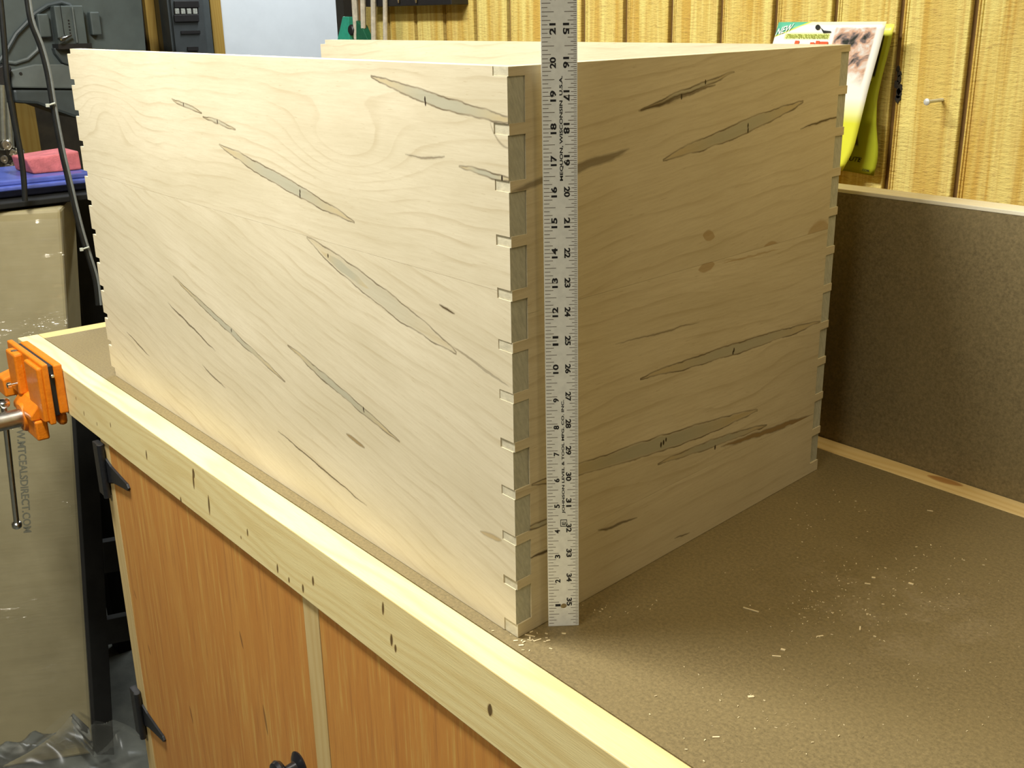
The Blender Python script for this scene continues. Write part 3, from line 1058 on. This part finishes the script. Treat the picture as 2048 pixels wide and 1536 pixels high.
def front_card(t, x, y):
    # x 0..1 left-right, y 0..1 bottom-top
    c = t.mix(t.rng(y, 0.50, 0.33), WHT, YEL)
    border = t.math('MAXIMUM', t.rng(y, 0.955, 0.97), t.rng(x, 0.955, 0.965))
    c = t.mix(t.math('MULTIPLY', t.rng(y, 0.972, 0.98), 0.6), c, (0.88, 0.86, 0.35))
    # green corner flash
    g = t.math('ADD', t.math('MULTIPLY', x, 0.31), t.math('SUBTRACT', 1.0, y))
    c = t.mix(t.rng(g, 0.106, 0.098), c, (0.62, 0.66, 0.04))
    c = t.mix(t.rng(g, 0.096, 0.090), c, (0.10, 0.42, 0.27))
    # picture of hands on a board
    pic = t.math('MULTIPLY', rect(t, x, y, 0.57, 0.93, 0.50, 0.965), t.rng(t.math('ADD', y, t.math('MULTIPLY', x, 0.25)), 0.80, 0.90))
    n = t.noise(t.xyz(t.math('MULTIPLY', t.math('ADD', x, t.math('MULTIPLY', y, 0.6)), 7), t.math('MULTIPLY', t.math('SUBTRACT', y, t.math('MULTIPLY', x, 0.45)), 12), 0.0), 1.0, 3, 0.6, 0.4)
    r = t.node('ShaderNodeValToRGB', {0: n})
    cr = r.color_ramp
    cr.elements[0].position = 0.34
    cr.elements[0].color = (0.03, 0.035, 0.03, 1)
    cr.elements[1].position = 0.68
    cr.elements[1].color = (0.70, 0.74, 0.72, 1)
    e = cr.elements.new(0.43)
    e.color = (0.22, 0.17, 0.16, 1)
    e = cr.elements.new(0.52)
    e.color = (0.62, 0.38, 0.26, 1)
    c = t.mix(pic, c, r.outputs[0])
    # strip for the headline
    c = t.mix(t.math('MULTIPLY', rect(t, x, y, 0.10, 0.53, 0.885, 0.925), 0.8), c, (0.72, 0.80, 0.12))
    return c


def rear_card(t, x, y):
    c = t.mix(t.rng(y, 0.93, 0.95), (0.36, 0.39, 0.02), (0.80, 0.80, 0.12))  # olive base darkened for the shade on this card, paler band on top
    c = t.mix(rect(t, x, y, 0.2, 0.91, 0.66, 0.93), c, (0.012, 0.012, 0.015))
    c = t.mix(rect(t, x, y, 0.2, 0.74, 0.19, 0.34), c, (0.10, 0.075, 0.04))
    return c


M_CARD1 = card_mat('printed_card_front', front_card)
M_CARD2 = card_mat('printed_card_rear', rear_card)
def card(name, label, fn, mat, n=20):
    o = MB().grid(n, n, fn).build(name, mat, None, smooth=True, uvf=None, solid=0.03, fixn=False)
    me = o.data
    ul = me.uv_layers.new(name='UVMap')
    for l in me.loops:
        i = l.vertex_index
        ul.data[l.index].uv = ((i % (n + 1)) / n, (i // (n + 1)) / n)
    tag(o, label, 'card')
    return o


EDGE1 = [(43, 1773), (100, 1758), (180, 1736), (250, 1719), (290, 1709), (310, 1702), (325, 1693), (342, 1684)]
YC1 = YW - 1.5


def edge_fn(edge, yp):
    pts = [at(u, v, 1, yp) for v, u in edge]

    def fx(z):
        for a, b in zip(pts, pts[1:]):
            if z >= b.z:
                k = (a.z - z) / (a.z - b.z)
                return a.x + (b.x - a.x) * max(0, k)
        return pts[-1].x
    return fx, pts[0].z, pts[-1].z


fx1, zt1, zb1 = edge_fn(EDGE1, YC1)
card_w = fx1(zt1) - at(1558, 40, 1, YC1).x


def c1fn(a, b):
    z = zb1 + (zt1 - zb1) * b
    x1 = fx1(z)
    y = YC1 - 0.5 * math.sin(math.pi * b) * (1 - a) * 0.6 + 0.9 * max(0.0, 0.16 - b) / 0.16 * a * 0.0
    return Vector((x1 - card_w * (1 - a), y, z))


ft, fb = Vector((fx1(zt1), YC1, zt1)), Vector((fx1(zb1), YC1, zb1))
card1 = card('hanging_card', 'white and lime package card with green corner, hanging on the pine wall', c1fn, M_CARD1)
EDGE2 = [(48, 1788), (100, 1779), (150, 1768), (200, 1758), (250, 1756), (300, 1758), (322, 1755), (352, 1746)]
fx2, zt2, zb2 = edge_fn(EDGE2, YW - 0.6)
rt_, rb_ = Vector((fx2(zt2), YW - 0.6, zt2)), Vector((fx2(zb2), YW - 0.6, zb2))


def c2w(a, b):
    z = zb2 + (zt2 - zb2) * b
    return Vector((fx2(z) - 4.6 * (1 - a), YW - 0.55 - 0.25 * math.sin(math.pi * b), z + 0.03 * (1 - a) * (1 - b) * 8))


card2 = card('hanging_card', 'shaded yellow package card hanging behind the white one', c2w, M_CARD2)


def print_text(body, wd, ht, fn, ca, cb, aw, ah, mat, parent, name, slope=0.0, lift=0.045, shear=0.0):
    """text laid on a card; ca, cb centre in card fractions, aw/ah card size"""
    vs, fs = text_geo(body, wd, ht, 0.015)
    pts = []
    for a, b in vs:
        a2 = a + shear * b
        p = fn(ca + a2 / aw, cb + (b + slope * a2) / ah)
        pts.append(p + Vector((0, -lift, 0)))
    return MB().add(pts, fs).build(name, mat, parent, fixn=False)


cah = (ft - fb).length
print_text('NEW', 0.95, 0.36, c1fn, 0.085, 0.950, card_w, cah, plain('print_white', (0.85, 0.88, 0.85), 0.5), card1, 'printed_word', 0.30, shear=0.3)
print_text('STRAIGHTEN CROOKED BOARDS', card_w * 0.40, 0.22, c1fn, 0.32, 0.905, card_w, cah, plain('print_olive', (0.22, 0.25, 0.02), 0.5), card1, 'printed_headline', shear=0.25)
M_RED = plain('print_red', (0.75, 0.10, 0.03), 0.5)
rd = MB()
for (a0, a1, b0, b1) in ((0.22, 0.26, 0.845, 0.875), (0.37, 0.41, 0.83, 0.865), (0.42, 0.455, 0.83, 0.875), (0.46, 0.485, 0.83, 0.87), (0.485, 0.51, 0.85, 0.87), (0.51, 0.535, 0.83, 0.87)):
    rd.add([c1fn(a, b) + Vector((0, -0.05, 0)) for a, b in ((a0, b0), (a1, b0), (a1, b1), (a0, b1))], [(0, 1, 2, 3)])
rd.build('printed_red_letters', M_RED, card1, fixn=False)
M_PK = plain('print_black', (0.015, 0.016, 0.015), 0.5)
tl = MB()
pc = c1fn(0.40, 0.965) + Vector((0, -0.05, 0))
tl.add([pc + Vector((math.cos(k * math.pi / 5) * 0.16, 0, math.sin(k * math.pi / 5) * 0.14)) for k in range(10)], [tuple(range(10))])
tl.add([pc + Vector(q) for q in ((0.15, 0, 0.02), (0.4, 0, -0.16), (0.85, 0, -0.20), (0.85, 0, -0.27), (0.38, 0, -0.30))], [(0, 1, 2, 3, 4)])
tl.build('printed_tool', M_PK, card1, fixn=False)
caw2, cah2 = 5.0, (rt_ - rb_).length
print_text('INSTITUTE', 2.1, 0.26, c2w, 0.585, 0.095, caw2, cah2, M_PK, card2, 'printed_word', shear=0.3)
print_text('W', 0.3, 0.28, c2w, 0.86, 0.615, caw2, cah2, M_PK, card2, 'printed_word')
print_text('.COM', 0.5, 0.12, c2w, 0.88, 0.03, caw2, cah2, M_PK, card2, 'printed_line')

# clamp rack and bar clamps ------------------------------------------------------
ra, rb2 = at(731, 8, 1, YW - 1.6), at(903, 12, 1, YW - 1.6)
rack = thing('clamp_rack', 'black rack board fixed high on the pine wall', 'rack', (ra.x, YW, rb2.z))
MB().box(ra.x, rb2.x, YW - 1.6, YW - 0.02, rb2.z + 0.1, rb2.z + 3.2).build('shelf_board', M_BLACK, rack, bevel=0.05)
for u in (797, 832):
    q = at(u, 6, 1, YW - 1.75)
    MB().lathe((q.x, YW - 1.75, q.z + 2), (q.x, YW - 1.75, q.z - 1), [(0, 0.12), (1.8, 0.12), (2.0, 0.06)], 10).build('peg', M_STEEL, rack, smooth=True)
M_BAR = plain('clamp_bar_steel', (0.60, 0.55, 0.44), 0.4, 0.3, var=0.2)
M_GREEN = plain('green_plastic', (0.03, 0.30, 0.20), 0.35, var=0.15)
bars = [((706, 0), (714, 80), 0.28, 'slanted steel clamp bar with green jaw at the wall end'),
        ((725, 0), (727, 58), 0.24, 'short steel clamp bar hanging second from the wall end'),
        ((746, 0), (748, 85), 0.24, 'steel clamp bar hanging third from the wall end'),
        ((770, 0), (771, 85), 0.20, 'thin steel clamp bar hanging fourth from the wall end')]
for i, (a, b, r, lb) in enumerate(bars):
    yb2 = YW - 1.9
    p, q = at(a[0], a[1] - 60, 1, yb2), at(b[0], b[1], 1, yb2)
    t_ = thing('bar_clamp', lb, 'clamp', q, 'clamps hanging on the pine wall')
    d = (p - q).normalized()
    MB().tube([q, q + d * 0.1, p], [r * 0.8, r, r], 8).build('bar', M_BAR, t_)
    MB().box(p.x - 0.9, p.x + 0.5, yb2 - 0.3, yb2 + 0.3, p.z - 0.6, p.z + 0.3).build('fixed_jaw', M_BLACK, t_, bevel=0.1)
    if i == 0:
        y_ = yb2 - 0.2
        pl = [at(*c, 1, y_) for c in ((685, 33), (697, 34), (699, 90), (672, 90))]
        MB().prism([(c.x, c.z) for c in pl], lambda a_, b_, h: Vector((a_, h, b_)), y_, y_ + 0.6).build('jaw', M_GREEN, t_, bevel=0.05)
        pl = [at(*c, 1, y_) for c in ((712, 41), (722, 50), (740, 90), (712, 90))]
        MB().prism([(c.x, c.z) for c in pl], lambda a_, b_, h: Vector((a_, h, b_)), y_, y_ + 0.6).build('jaw', plain('dark_green_plastic', (0.015, 0.10, 0.05), 0.4), t_, bevel=0.05)
        c = at(702, 60, 1, y_ - 0.1)
        MB().lathe((c.x, y_ - 0.2, c.z), (c.x, y_ + 1, c.z), [(0, 0.35), (0.1, 0.45), (0.5, 0.45)], 14).build('pad', M_BLACK, t_, smooth=True)

# =================================================================== LEFT BACKGROUND
M_SAW = plain('machine_grey', (0.085, 0.105, 0.10), 0.5, var=0.15, scale=0.4)
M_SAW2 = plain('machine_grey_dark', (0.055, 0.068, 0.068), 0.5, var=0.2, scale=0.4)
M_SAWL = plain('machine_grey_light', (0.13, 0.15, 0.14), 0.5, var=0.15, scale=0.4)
XS = -88.0


def ppoly(mb, px, X, dx, mi=0):
    ps = [at(u, v, 0, X) for u, v in px]
    mb.prism([(p.y, p.z) for p in ps], lambda a, b, h: Vector((h, a, b)), X, X - dx, mi)
    return mb


saw = thing('band_saw', 'large grey cast machine with blade guide behind the chest', 'machine', (XS - 4, at(120, 200, 0, XS).y, 8))
ppoly(MB(), [(-60, -60), (280, -60), (284, 0), (294, 110), (300, 190), (150, 178), (20, 178), (-60, 150)], XS, 9).build('housing', M_SAW, saw, bevel=0.2)
ppoly(MB(), [(20, 140), (70, 128), (150, 128), (300, 140), (300, 176), (160, 178), (25, 176)], XS + 0.6, 2).build('arm', M_SAWL, saw, bevel=0.15)
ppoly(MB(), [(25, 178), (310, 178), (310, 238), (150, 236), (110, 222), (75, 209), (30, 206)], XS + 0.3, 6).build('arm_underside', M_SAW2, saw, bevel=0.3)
arc = [(-10, 135), (14, 100), (32, 68), (54, 45), (70, 27), (95, 11), (122, 5), (138, 10), (152, 28), (162, 58), (170, 85), (178, 118)]
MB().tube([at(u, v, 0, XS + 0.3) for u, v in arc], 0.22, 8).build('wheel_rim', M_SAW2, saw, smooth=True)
arc = [(-10, 124), (6, 123), (30, 126), (55, 118), (75, 100), (80, 70), (62, 50)]
MB().tube([at(u, v, 0, XS + 0.2) for u, v in arc], 0.18, 8).build('casting_rib', M_SAWL, saw, smooth=True)
mb = MB()
pbox(mb, 98, 12, 166, 89, XS, 1.4)
gb = mb.build('guide_block', M_SAW, saw, bevel=0.1)
mb = MB()
pbox(mb, 120, 10, 128, 70, XS + 1.4, 0.1)
mb.build('slot', M_BLACK, gb)
for k in range(5):
    c = at(137 + k * 0.8, 41 + k * 6.3, 0, XS + 1.4)
    MB().box(XS + 1.35, XS + 1.45, c.y - 0.07, c.y + 0.07, c.z - 0.07, c.z + 0.07).build('rack_hole', M_BLACK, gb)
mb = MB()
pbox(mb, 144, 15, 151, 86, XS + 1.4, 0.35)
mb.build('guide_bar', M_SAWL, gb, bevel=0.04)
for (a, b, c, d) in ((173, 24, 198, 70), (68, 28, 98, 74)):
    mb = MB()
    pbox(mb, a, b, c, d, XS, 0.9)
    mb.build('cover_tab', M_SAW, saw, bevel=0.12)
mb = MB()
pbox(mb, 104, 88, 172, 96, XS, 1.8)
mb.build('slot_bar', M_BLACK, saw)  # black slot under the guide block
ppoly(MB(), [(108, 96), (150, 96), (150, 135), (126, 126), (112, 108)], XS + 0.9, 1.0).build('shadow_body', M_SAW2, saw, bevel=0.1)  # dark grey plate put in for the shade below the guide block
p, q = at(119, 81, 0, XS + 2.2), at(142, 70, 0, XS + 2.0)
MB().tube([p, p.lerp(q, 0.3), p.lerp(q, 0.5), q], [0.28, 0.3, 0.16, 0.14], 12).build('lock_lever', M_CHROME, saw, smooth=True)
ppoly(MB(), [(-20, 140), (5, 130), (16, 126), (25, 138), (18, 150), (20, 205), (-20, 205)], XS + 1.6, 1.5).build('pivot_block', M_BLACK, saw, bevel=0.15)
for (a, b, r) in (((4, 170), (8, 300), 0.42), ((16, 205), (22, 295), 0.32)):
    MB().tube([at(*a, 0, XS + 2), at(*b, 0, XS + 2)], r, 12).build('guide_rod', plain('guide_rod_steel', (0.35, 0.36, 0.30), 0.3, 0.8), saw, smooth=True)
for (u, v, r) in ((11, 290, .5), (6, 318, .42), (24, 306, .38), (38, 303, .42), (29, 329, .40), (14, 335, .4), (38, 318, .3)):
    c = at(u, v, 0, XS + 2.4)
    MB().lathe(c - Vector((0.6, 0, 0)), c + Vector((1, 0, 0)), [(0, r), (0.9, r), (1.0, r * 0.8), (1.0, r * 0.4), (0.8, r * 0.38)], 14).build('guide_bearing', M_STEEL, saw, smooth=True)
c = at(41, 147, 0, XS + 0.6)
MB().lathe(c, c + Vector((1, 0, 0)), [(0, 0.14), (0.1, 0.14)], 10).build('bolt', M_BLACK, saw)

# dark shelf stand with bin -------------------------------------------------------
M_STAND = plain('stand_black', (0.009, 0.009, 0.008), 0.7, var=0.3, scale=0.5, spec=0.2)
stand = thing('machine_stand', 'black steel stand with rungs beside the wrapped carton', 'stand', (-72, 6, ZF))
sa, sb = at(-30, 402, 0, -63.5), at(-30, 414, 0, -63.5)
MB().box(-84, -63.5, -6, 9.6, 7.75, 8.2).build('table', M_STAND, stand, bevel=0.08)
p0, p1 = at(150, 900, 0, -67).y, at(212, 900, 0, -67).y
MB().box(-73.0, -71.0, at(140, 800, 0, -71).y + 0.9, at(207, 900, 0, -71).y, ZF, 7.74).build('post', M_STAND, stand, bevel=0.06)
MB().box(-83.9, -82, 5.2, 7.7, ZF, 7.74).build('post', M_STAND, stand, bevel=0.06)
MB().box(-73, -71.4, 20, 21.5, ZF, 7.74).build('post', M_STAND, stand, bevel=0.06)
MB().box(-83.9, -74, 8.5, 18, -8, 7.7).build('machine_box', M_STAND, stand, bevel=0.2)

XT = -66.0
bin_ = thing('plastic_bin', 'translucent blue plastic storage bin with lid on the black stand', 'bin', (XT - 5, at(80, 395, 0, XT).y, 8.2))
M_BLUE = plain('blue_plastic', (0.07, 0.10, 0.36), 0.3, var=0.2, scale=0.6)
M_BLUE2 = plain('blue_plastic_body', (0.075, 0.09, 0.20), 0.3, var=0.35, scale=0.35)
a0, a1 = at(-20, 392, 0, XT), at(158, 388, 0, XT)
b0, b1 = at(-40, 364, 0, XT), at(165, 364, 0, XT)
zb_, zt_ = 8.22, b1.z
MB().hexa([(XT, a0.y + 0.4, zb_), (XT, a1.y + 1.0, zb_), (XT - 9, a1.y + 1.0, zb_), (XT - 9, a0.y + 0.4, zb_)],
          [(XT + 0.5, b0.y, zt_), (XT + 0.5, b1.y + 1.2, zt_), (XT - 9.5, b1.y + 1.2, zt_), (XT - 9.5, b0.y, zt_)]).build('body', M_BLUE2, bin_, bevel=0.2)
lt = MB().box(XT - 9.9, XT + 0.9, b0.y - 0.3, b1.y + 1.5, zt_, zt_ + 0.34)
lt.box(XT - 9.2, XT + 0.2, b0.y + 0.3, b1.y + 0.9, zt_ + 0.34, zt_ + 0.75)
lt.build('lid', M_BLUE, bin_, bevel=0.1)
pa, pb = at(58, 336, 0, XT - 2), at(160, 310, 0, XT - 2)
pk = MB().hexa([(XT - 2, pa.y + 0.3, zt_ + 0.76), (XT - 2, pb.y, zt_ + 0.76), (XT - 6, pb.y, zt_ + 0.76), (XT - 6, pa.y, zt_ + 0.76)],
               [(XT - 2.2, pa.y - 0.1, zt_ + 2.0), (XT - 2.2, pb.y, zt_ + 2.3), (XT - 6, pb.y, zt_ + 2.3), (XT - 6, pa.y - 0.2, zt_ + 2.0)]).build('foam_block', plain('pink_foam', (0.50, 0.13, 0.14), 0.8, var=0.25, scale=0.8, bump=0.05), None, bevel=0.15)
tag(pk, 'pink foam block lying on the blue bin lid', 'foam block')

# hanging cables -------------------------------------------------------------------
M_CAB = plain('cable_rubber', (0.010, 0.011, 0.011), 0.35, var=0.3, scale=2)
M_ZIP = plain('cable_tie', (0.45, 0.47, 0.40), 0.5)


def smooth_path(pts, n=6):
    out = []
    P = [Vector(p) for p in pts]
    for i in range(len(P) - 1):
        a, b, c, d = P[max(i - 1, 0)], P[i], P[i + 1], P[min(i + 2, len(P) - 1)]
        for k in range(n):
            t = k / n
            out.append(0.5 * ((2 * b) + (c - a) * t + (2 * a - 5 * b + 4 * c - d) * t * t + (3 * b - a - 3 * c + d) * t ** 3))
    out.append(P[-1])
    return out


XC = -62.5
c1 = [(-6, -60), (2, 10), (9, 90), (14, 160), (27, 235), (40, 300), (47, 350), (50, 402)]
cb1 = thing('power_cable', 'black power cable hanging at the far left edge, in front of the machine', 'cable', at(50, 402, 0, XC), 'hanging black cables')
MB().tube(smooth_path([at(u, v, 0, XC) for u, v in c1]), 0.22, 10).build('cord', M_CAB, cb1, smooth=True)
c2 = [(46, -60), (54, 0), (62, 45), (80, 92), (94, 145), (104, 205), (113, 255), (124, 310), (136, 360), (150, 420), (163, 470), (176, 512), (190, 560), (196, 610)]
cb2 = thing('power_cable', 'black power cable with white tie hanging just left of the chest', 'cable', at(196, 610, 0, XC), 'hanging black cables')
cp = smooth_path([at(u, v, 0, XC) for u, v in c2])
MB().tube(cp, 0.20, 10).build('cord', M_CAB, cb2, smooth=True)
cp2 = smooth_path([at(u + 6, v, 0, XC + 0.15) for u, v in c2])
MB().tube(cp2, 0.11, 8).build('cord_highlight', plain('cable_highlight_grey', (0.16, 0.17, 0.16), 0.3), cb2, smooth=True)  # thin grey tube drawn as the highlight along the cable
for (u, v) in ((103, 209), (171, 497)):
    c, e = at(u - 8, v + 2, 0, XC + 0.4), at(u + 7, v - 3, 0, XC + 0.4)
    MB().tube([c, e], 0.07, 8).build('tie', M_ZIP, cb2)
    MB().box(c.x - 0.1, c.x + 0.1, c.y - 0.13, c.y + 0.13, c.z - 0.13, c.z + 0.13).build('tie_head', M_ZIP, cb2, bevel=0.03)

# carton ------------------------------------------------------------------------------
M_CBD = NT('cardboard')
oo = M_CBD.obj()
x_, y_, z_ = M_CBD.sep(oo)
n1 = M_CBD.noise(oo, 0.25, 4, 0.6)
n2 = M_CBD.noise(M_CBD.xyz(M_CBD.math('MULTIPLY', y_, 0.06), M_CBD.math('MULTIPLY', z_, 0.5), 0.0), 1.0, 4, 0.6)
cc = M_CBD.mix(M_CBD.rng(n1, 0.3, 0.7), (0.215, 0.178, 0.085), (0.265, 0.225, 0.118))
cc = M_CBD.mix(M_CBD.math('MULTIPLY', M_CBD.rng(n2, 0.55, 0.7), 0.3), cc, (0.17, 0.135, 0.06))
M_CBD.bump(n2, 0.1, 0.5)
M_CARD = M_CBD.fin(cc, 0.6, 0, 0.3)
ET = at(121, 418, 0, -62.0)
EB = at(186, 1508, 2, ZF + 0.02)
dl = Vector((-0.42, -0.907, 0))
dr = Vector((-0.90, 0.44, 0))
carton = thing('carton', 'tall cardboard carton wrapped in clear film behind the bench vise', 'carton', EB)
WL_, WR_ = 26, 7.5
bt = [EB, EB + dr * WR_, EB + dr * WR_ + dl * WL_, EB + dl * WL_]
tp = [ET, ET + dr * WR_, ET + dr * WR_ + dl * WL_, ET + dl * WL_]
tp = [Vector((p.x, p.y, ET.z)) for p in tp]
MB().hexa(bt, tp).build('box_body', M_CARD, carton, bevel=0.25)
fnrm = Vector((0.907, -0.42, 0))


def cface(a, b, lift):
    """a: inches left of the near edge, b: 0 bottom..1 top on the big face"""
    e = EB.lerp(ET, b)
    return e + dl * a + fnrm * lift


def wrapfilm(name, rough=0.12, haze=0.06, col=(0.9, 0.92, 0.85), ior=1.35, crumple=0.0):
    t = NT(name)
    nt = t.t
    gl = t.node('ShaderNodeBsdfGlossy', {'Color': (1, 1, 1, 1), 'Roughness': rough})
    tr = t.node('ShaderNodeBsdfTransparent')
    df = t.node('ShaderNodeBsdfDiffuse', {'Color': (*col, 1)})
    fr = t.node('ShaderNodeFresnel', {'IOR': ior})
    if crumple:
        bn = t.node('ShaderNodeBump', {'Height': t.noise(t.node('ShaderNodeVectorMath', {0: t.obj(), 1: (0.35, 0.35, 1.3)}, operation='MULTIPLY').outputs[0], 0.8, 3, 0.55), 'Strength': t.rng(t.noise(t.node('ShaderNodeVectorMath', {0: t.obj(), 1: (0.10, 0.10, 0.16)}, operation='MULTIPLY').outputs[0], 1.0, 1, 0.4), 0.55, 0.64, 0.03, 0.8), 'Distance': crumple * IN})
        nt.links.new(bn.outputs[0], gl.inputs['Normal'])
    m1 = t.node('ShaderNodeMixShader', {0: haze})
    nt.links.new(tr.outputs[0], m1.inputs[1])
    nt.links.new(df.outputs[0], m1.inputs[2])
    m2 = t.node('ShaderNodeMixShader')
    nt.links.new(fr.outputs[0], m2.inputs[0])
    nt.links.new(m1.outputs[0], m2.inputs[1])
    nt.links.new(gl.outputs[0], m2.inputs[2])
    nt.links.new(m2.outputs[0], t.out.inputs['Surface'])
    return t.m


frame = thing('slatted_frame', 'low black wooden frame with cross slats right of the wrapped carton', 'frame', EB + Vector((0.2, 1.6, 0)))
lean = (ET - EB)
lean = lean / lean.z


def fpt(u, v, dx=0.0):
    # point on the leaning front plane of the frame
    n = Vector((1, 0, -lean.x))
    p = atp(u, v, EB + Vector((2.2, 0, 0)), n)
    return p + Vector((dx, 0, 0))


def slab(px, d, name):
    a = [fpt(u, v) for u, v in px]
    b = [p + Vector((-d, 0.0, 0)) for p in a]
    MB().hexa(b, a).build(name, M_STAND, frame, bevel=0.05)


zl = lambda p: Vector((p.x, p.y, max(p.z, ZF + 0.02)))
slab([(194, 1510), (229, 1510), (188, 760), (146, 760)], 1.0, 'post')
slab([(209, 1148), (420, 1110), (412, 1050), (205, 1085)], 0.8, 'slat')
slab([(215, 1290), (430, 1248), (424, 1196), (212, 1240)], 0.8, 'slat')
slab([(400, 1490), (440, 1490), (400, 900), (360, 900)], 1.0, 'post')
M_WRAP = wrapfilm('stretch_film', 0.10, 0.03, ior=1.45, crumple=1.6)
from mathutils import noise as mn


def wrapfn(a, b):
    q = Vector((a * 9, b * 26, 0.3))
    h = 0.16 + 0.10 * mn.noise(q) + 0.05 * mn.noise(q * 3.1) + 0.06 * mn.noise(Vector((a * 2, b * 60, 4)))
    return cface(-0.1 + a * 16, 0.02 + b * 0.965, max(0.03, h) + 0.05)


MB().grid(60, 170, wrapfn).build('clear_wrap', M_WRAP, carton, smooth=True, fixn=False)
M_CINK = plain('carton_ink', (0.10, 0.095, 0.055), 0.7, var=0.2)
vs, fs = text_geo('WWW.MTCEALSDIRECT.COM', 10.2, 0.62, 0.02)
# the word runs down the face
tc = at(45, 945, 0, -61)
best = min(((cface(a * 0.1, b * 0.002, 0) - CAM).normalized().dot(-ray(46, 943).normalized()), a * 0.1, b * 0.002) for a in range(0, 120) for b in range(150, 450))
ca_, cb_ = best[1], best[2]
HC = (ET - EB).length
MB().add([cface(ca_ - y, cb_ - x / HC, 0.02) for x, y in vs], fs).build('printed_address', M_CINK, carton, fixn=False)

# plastic film heap on the floor ----------------------------------------------------------
M_FILM = wrapfilm('loose_film', 0.22, 0.05, (0.55, 0.57, 0.50), 1.18)


def filmfn(a, b):
    x = -60 + 19 * a
    y = -14 + 19 * b
    q = Vector((x * 0.13, y * 0.24, 1.7))
    n = mn.noise(q) * 2.0 + mn.noise(q * 2.0) * 0.5 + (1 - abs(mn.noise(Vector((x * 0.05 + y * 0.05, y * 0.22 - x * 0.20, 5))))) ** 3 * 2.2
    edge = min(1, min(a, 1 - a) * 5) * min(1, (1 - b) * 4)
    top = 4.2 * (1 - a) ** 0.7
    p = Vector((x, y, ZF + 0.05 + max(0, (top + n * 0.8) * edge)))
    d = (p - EB).dot(fnrm)
    if d < 0.45:
        p += fnrm * (0.45 - d)
        p.z = max(p.z, ZF + 0.05 + min(8.0, 1.6 * (0.45 - d)) * min(1, (1 - b) * 4))
    if p.y > EB.y - 1.0 and p.x < EB.x + 3.4:
        p.x = EB.x + 3.4 + 0.15 * (EB.x + 3.4 - p.x)
    p.x = min(p.x, -40.6)
    return p


film = MB().grid(90, 90, filmfn).build('plastic_sheet', M_FILM, None, smooth=True, fixn=False)
tag(film, 'crumpled clear plastic sheet heaped on the floor below the vise', 'plastic sheet')

# =================================================================== SAWDUST AND CHIPS
M_CHIP = plain('wood_chip', (0.72, 0.60, 0.36), 0.7, var=0.2)
ch = MB()
RC = random.Random(11)


def chip(p, ln, wd, ang, h=0.02, tilt=0.0):
    c, s = math.cos(ang), math.sin(ang)
    M = Matrix.Translation(p) @ Matrix.Rotation(ang, 4, 'Z') @ Matrix.Rotation(tilt, 4, 'Y')
    ch.box(-ln / 2, ln / 2, -wd / 2, wd / 2, 0.0, h, 0, M)


def scatter(u0, v0, su, sv, n, lmin, lmax):
    for _ in range(n):
        u, v = RC.gauss(u0, su), RC.gauss(v0, sv)
        p = at(u, v, 2, 0.003)
        if p.y < -0.4 or p.y > 23 or p.x > 30:
            continue
        # keep clear of the chest and ruler
        rel = p.dot(N2)
        if rel < 0.05 and p.y > -0.03:
            continue
        ln = RC.uniform(lmin, lmax)
        chip(p, ln, ln * RC.uniform(0.15, 0.5), RC.uniform(0, 6.3), 0.015 + 0.02 * RC.random(), 0)


scatter(1720, 1190, 60, 40, 60, 0.03, 0.10)
scatter(1640, 1220, 60, 25, 55, 0.02, 0.07)
scatter(1800, 1130, 90, 30, 35, 0.03, 0.10)
scatter(1070, 1283, 22, 9, 22, 0.05, 0.18)
scatter(985, 1258, 25, 12, 20, 0.03, 0.09)
scatter(1600, 1340, 120, 90, 45, 0.02, 0.07)
scatter(1500, 1450, 150, 50, 35, 0.03, 0.09)
scatter(1900, 1300, 90, 120, 50, 0.02, 0.06)
scatter(1650, 1000, 60, 50, 25, 0.03, 0.08)
scatter(1240, 1215, 40, 10, 14, 0.03, 0.10)
for (u, v, ln, an) in ((1502, 1220, 0.62, 0.3), (1566, 1300, 0.16, 0.4), (1432, 1475, 0.22, 0.9), (1553, 1313, 0.3, 0.7), (1720, 1257, 0.25, 2.1), (1640, 1273, 0.25, 1.1),
                       (1735, 1168, 0.22, 0.6), (1822, 1168, 0.2, 0.2), (1860, 1022, 0.25, 0.5), (1502, 1394, 0.2, 1.0), (1060, 1272, 0.4, 0.5), (1075, 1281, 0.3, 1.4), (1747, 1156, 0.14, 0.6)):
    chip(at(u, v, 2, 0.003), ln, 0.05 if ln > 0.2 else 0.1, an, 0.03)
chips = ch.build('wood_chips', M_CHIP, None)
chips['kind'] = 'stuff'
tag(chips, 'pale wood chips and sawdust scattered over the bench top', 'sawdust')

# =================================================================== CEILING FIXTURES, KEY AND ADDED FILLS
M_FIX = plain('fixture_white', (0.7, 0.7, 0.68), 0.5)
for i, (lc, sx_, sy_, pw_, co, rz) in enumerate(LAMPS):
    lx, ly, lz = lc
    w_ = ['above the front of the bench', 'added behind the camera as fill', 'added above the right half of the bench as warm fill', 'added to brighten the far white wall'][i]  # the first carries the key, the rest are added for fill
    t_ = thing('key_or_fill_fixture', 'white fluorescent ceiling fixture ' + w_, 'ceiling light', (lx, ly, lz + 0.6), 'fluorescent fixtures')
    MB().box(lx - sx_ / 2 - 1, lx + sx_ / 2 + 1, ly - sy_ / 2 - 0.5, ly + sy_ / 2 + 0.5, lz + 0.6, lz + 1.6).build('housing', M_FIX, t_, bevel=0.1)
    for dx in (-sx_ / 3, sx_ / 3):
        MB().tube([(lx + dx, ly, lz + 1.6), (lx + dx, ly, ZC)], 0.12, 8).build('hanger_rod', M_STEEL, t_)
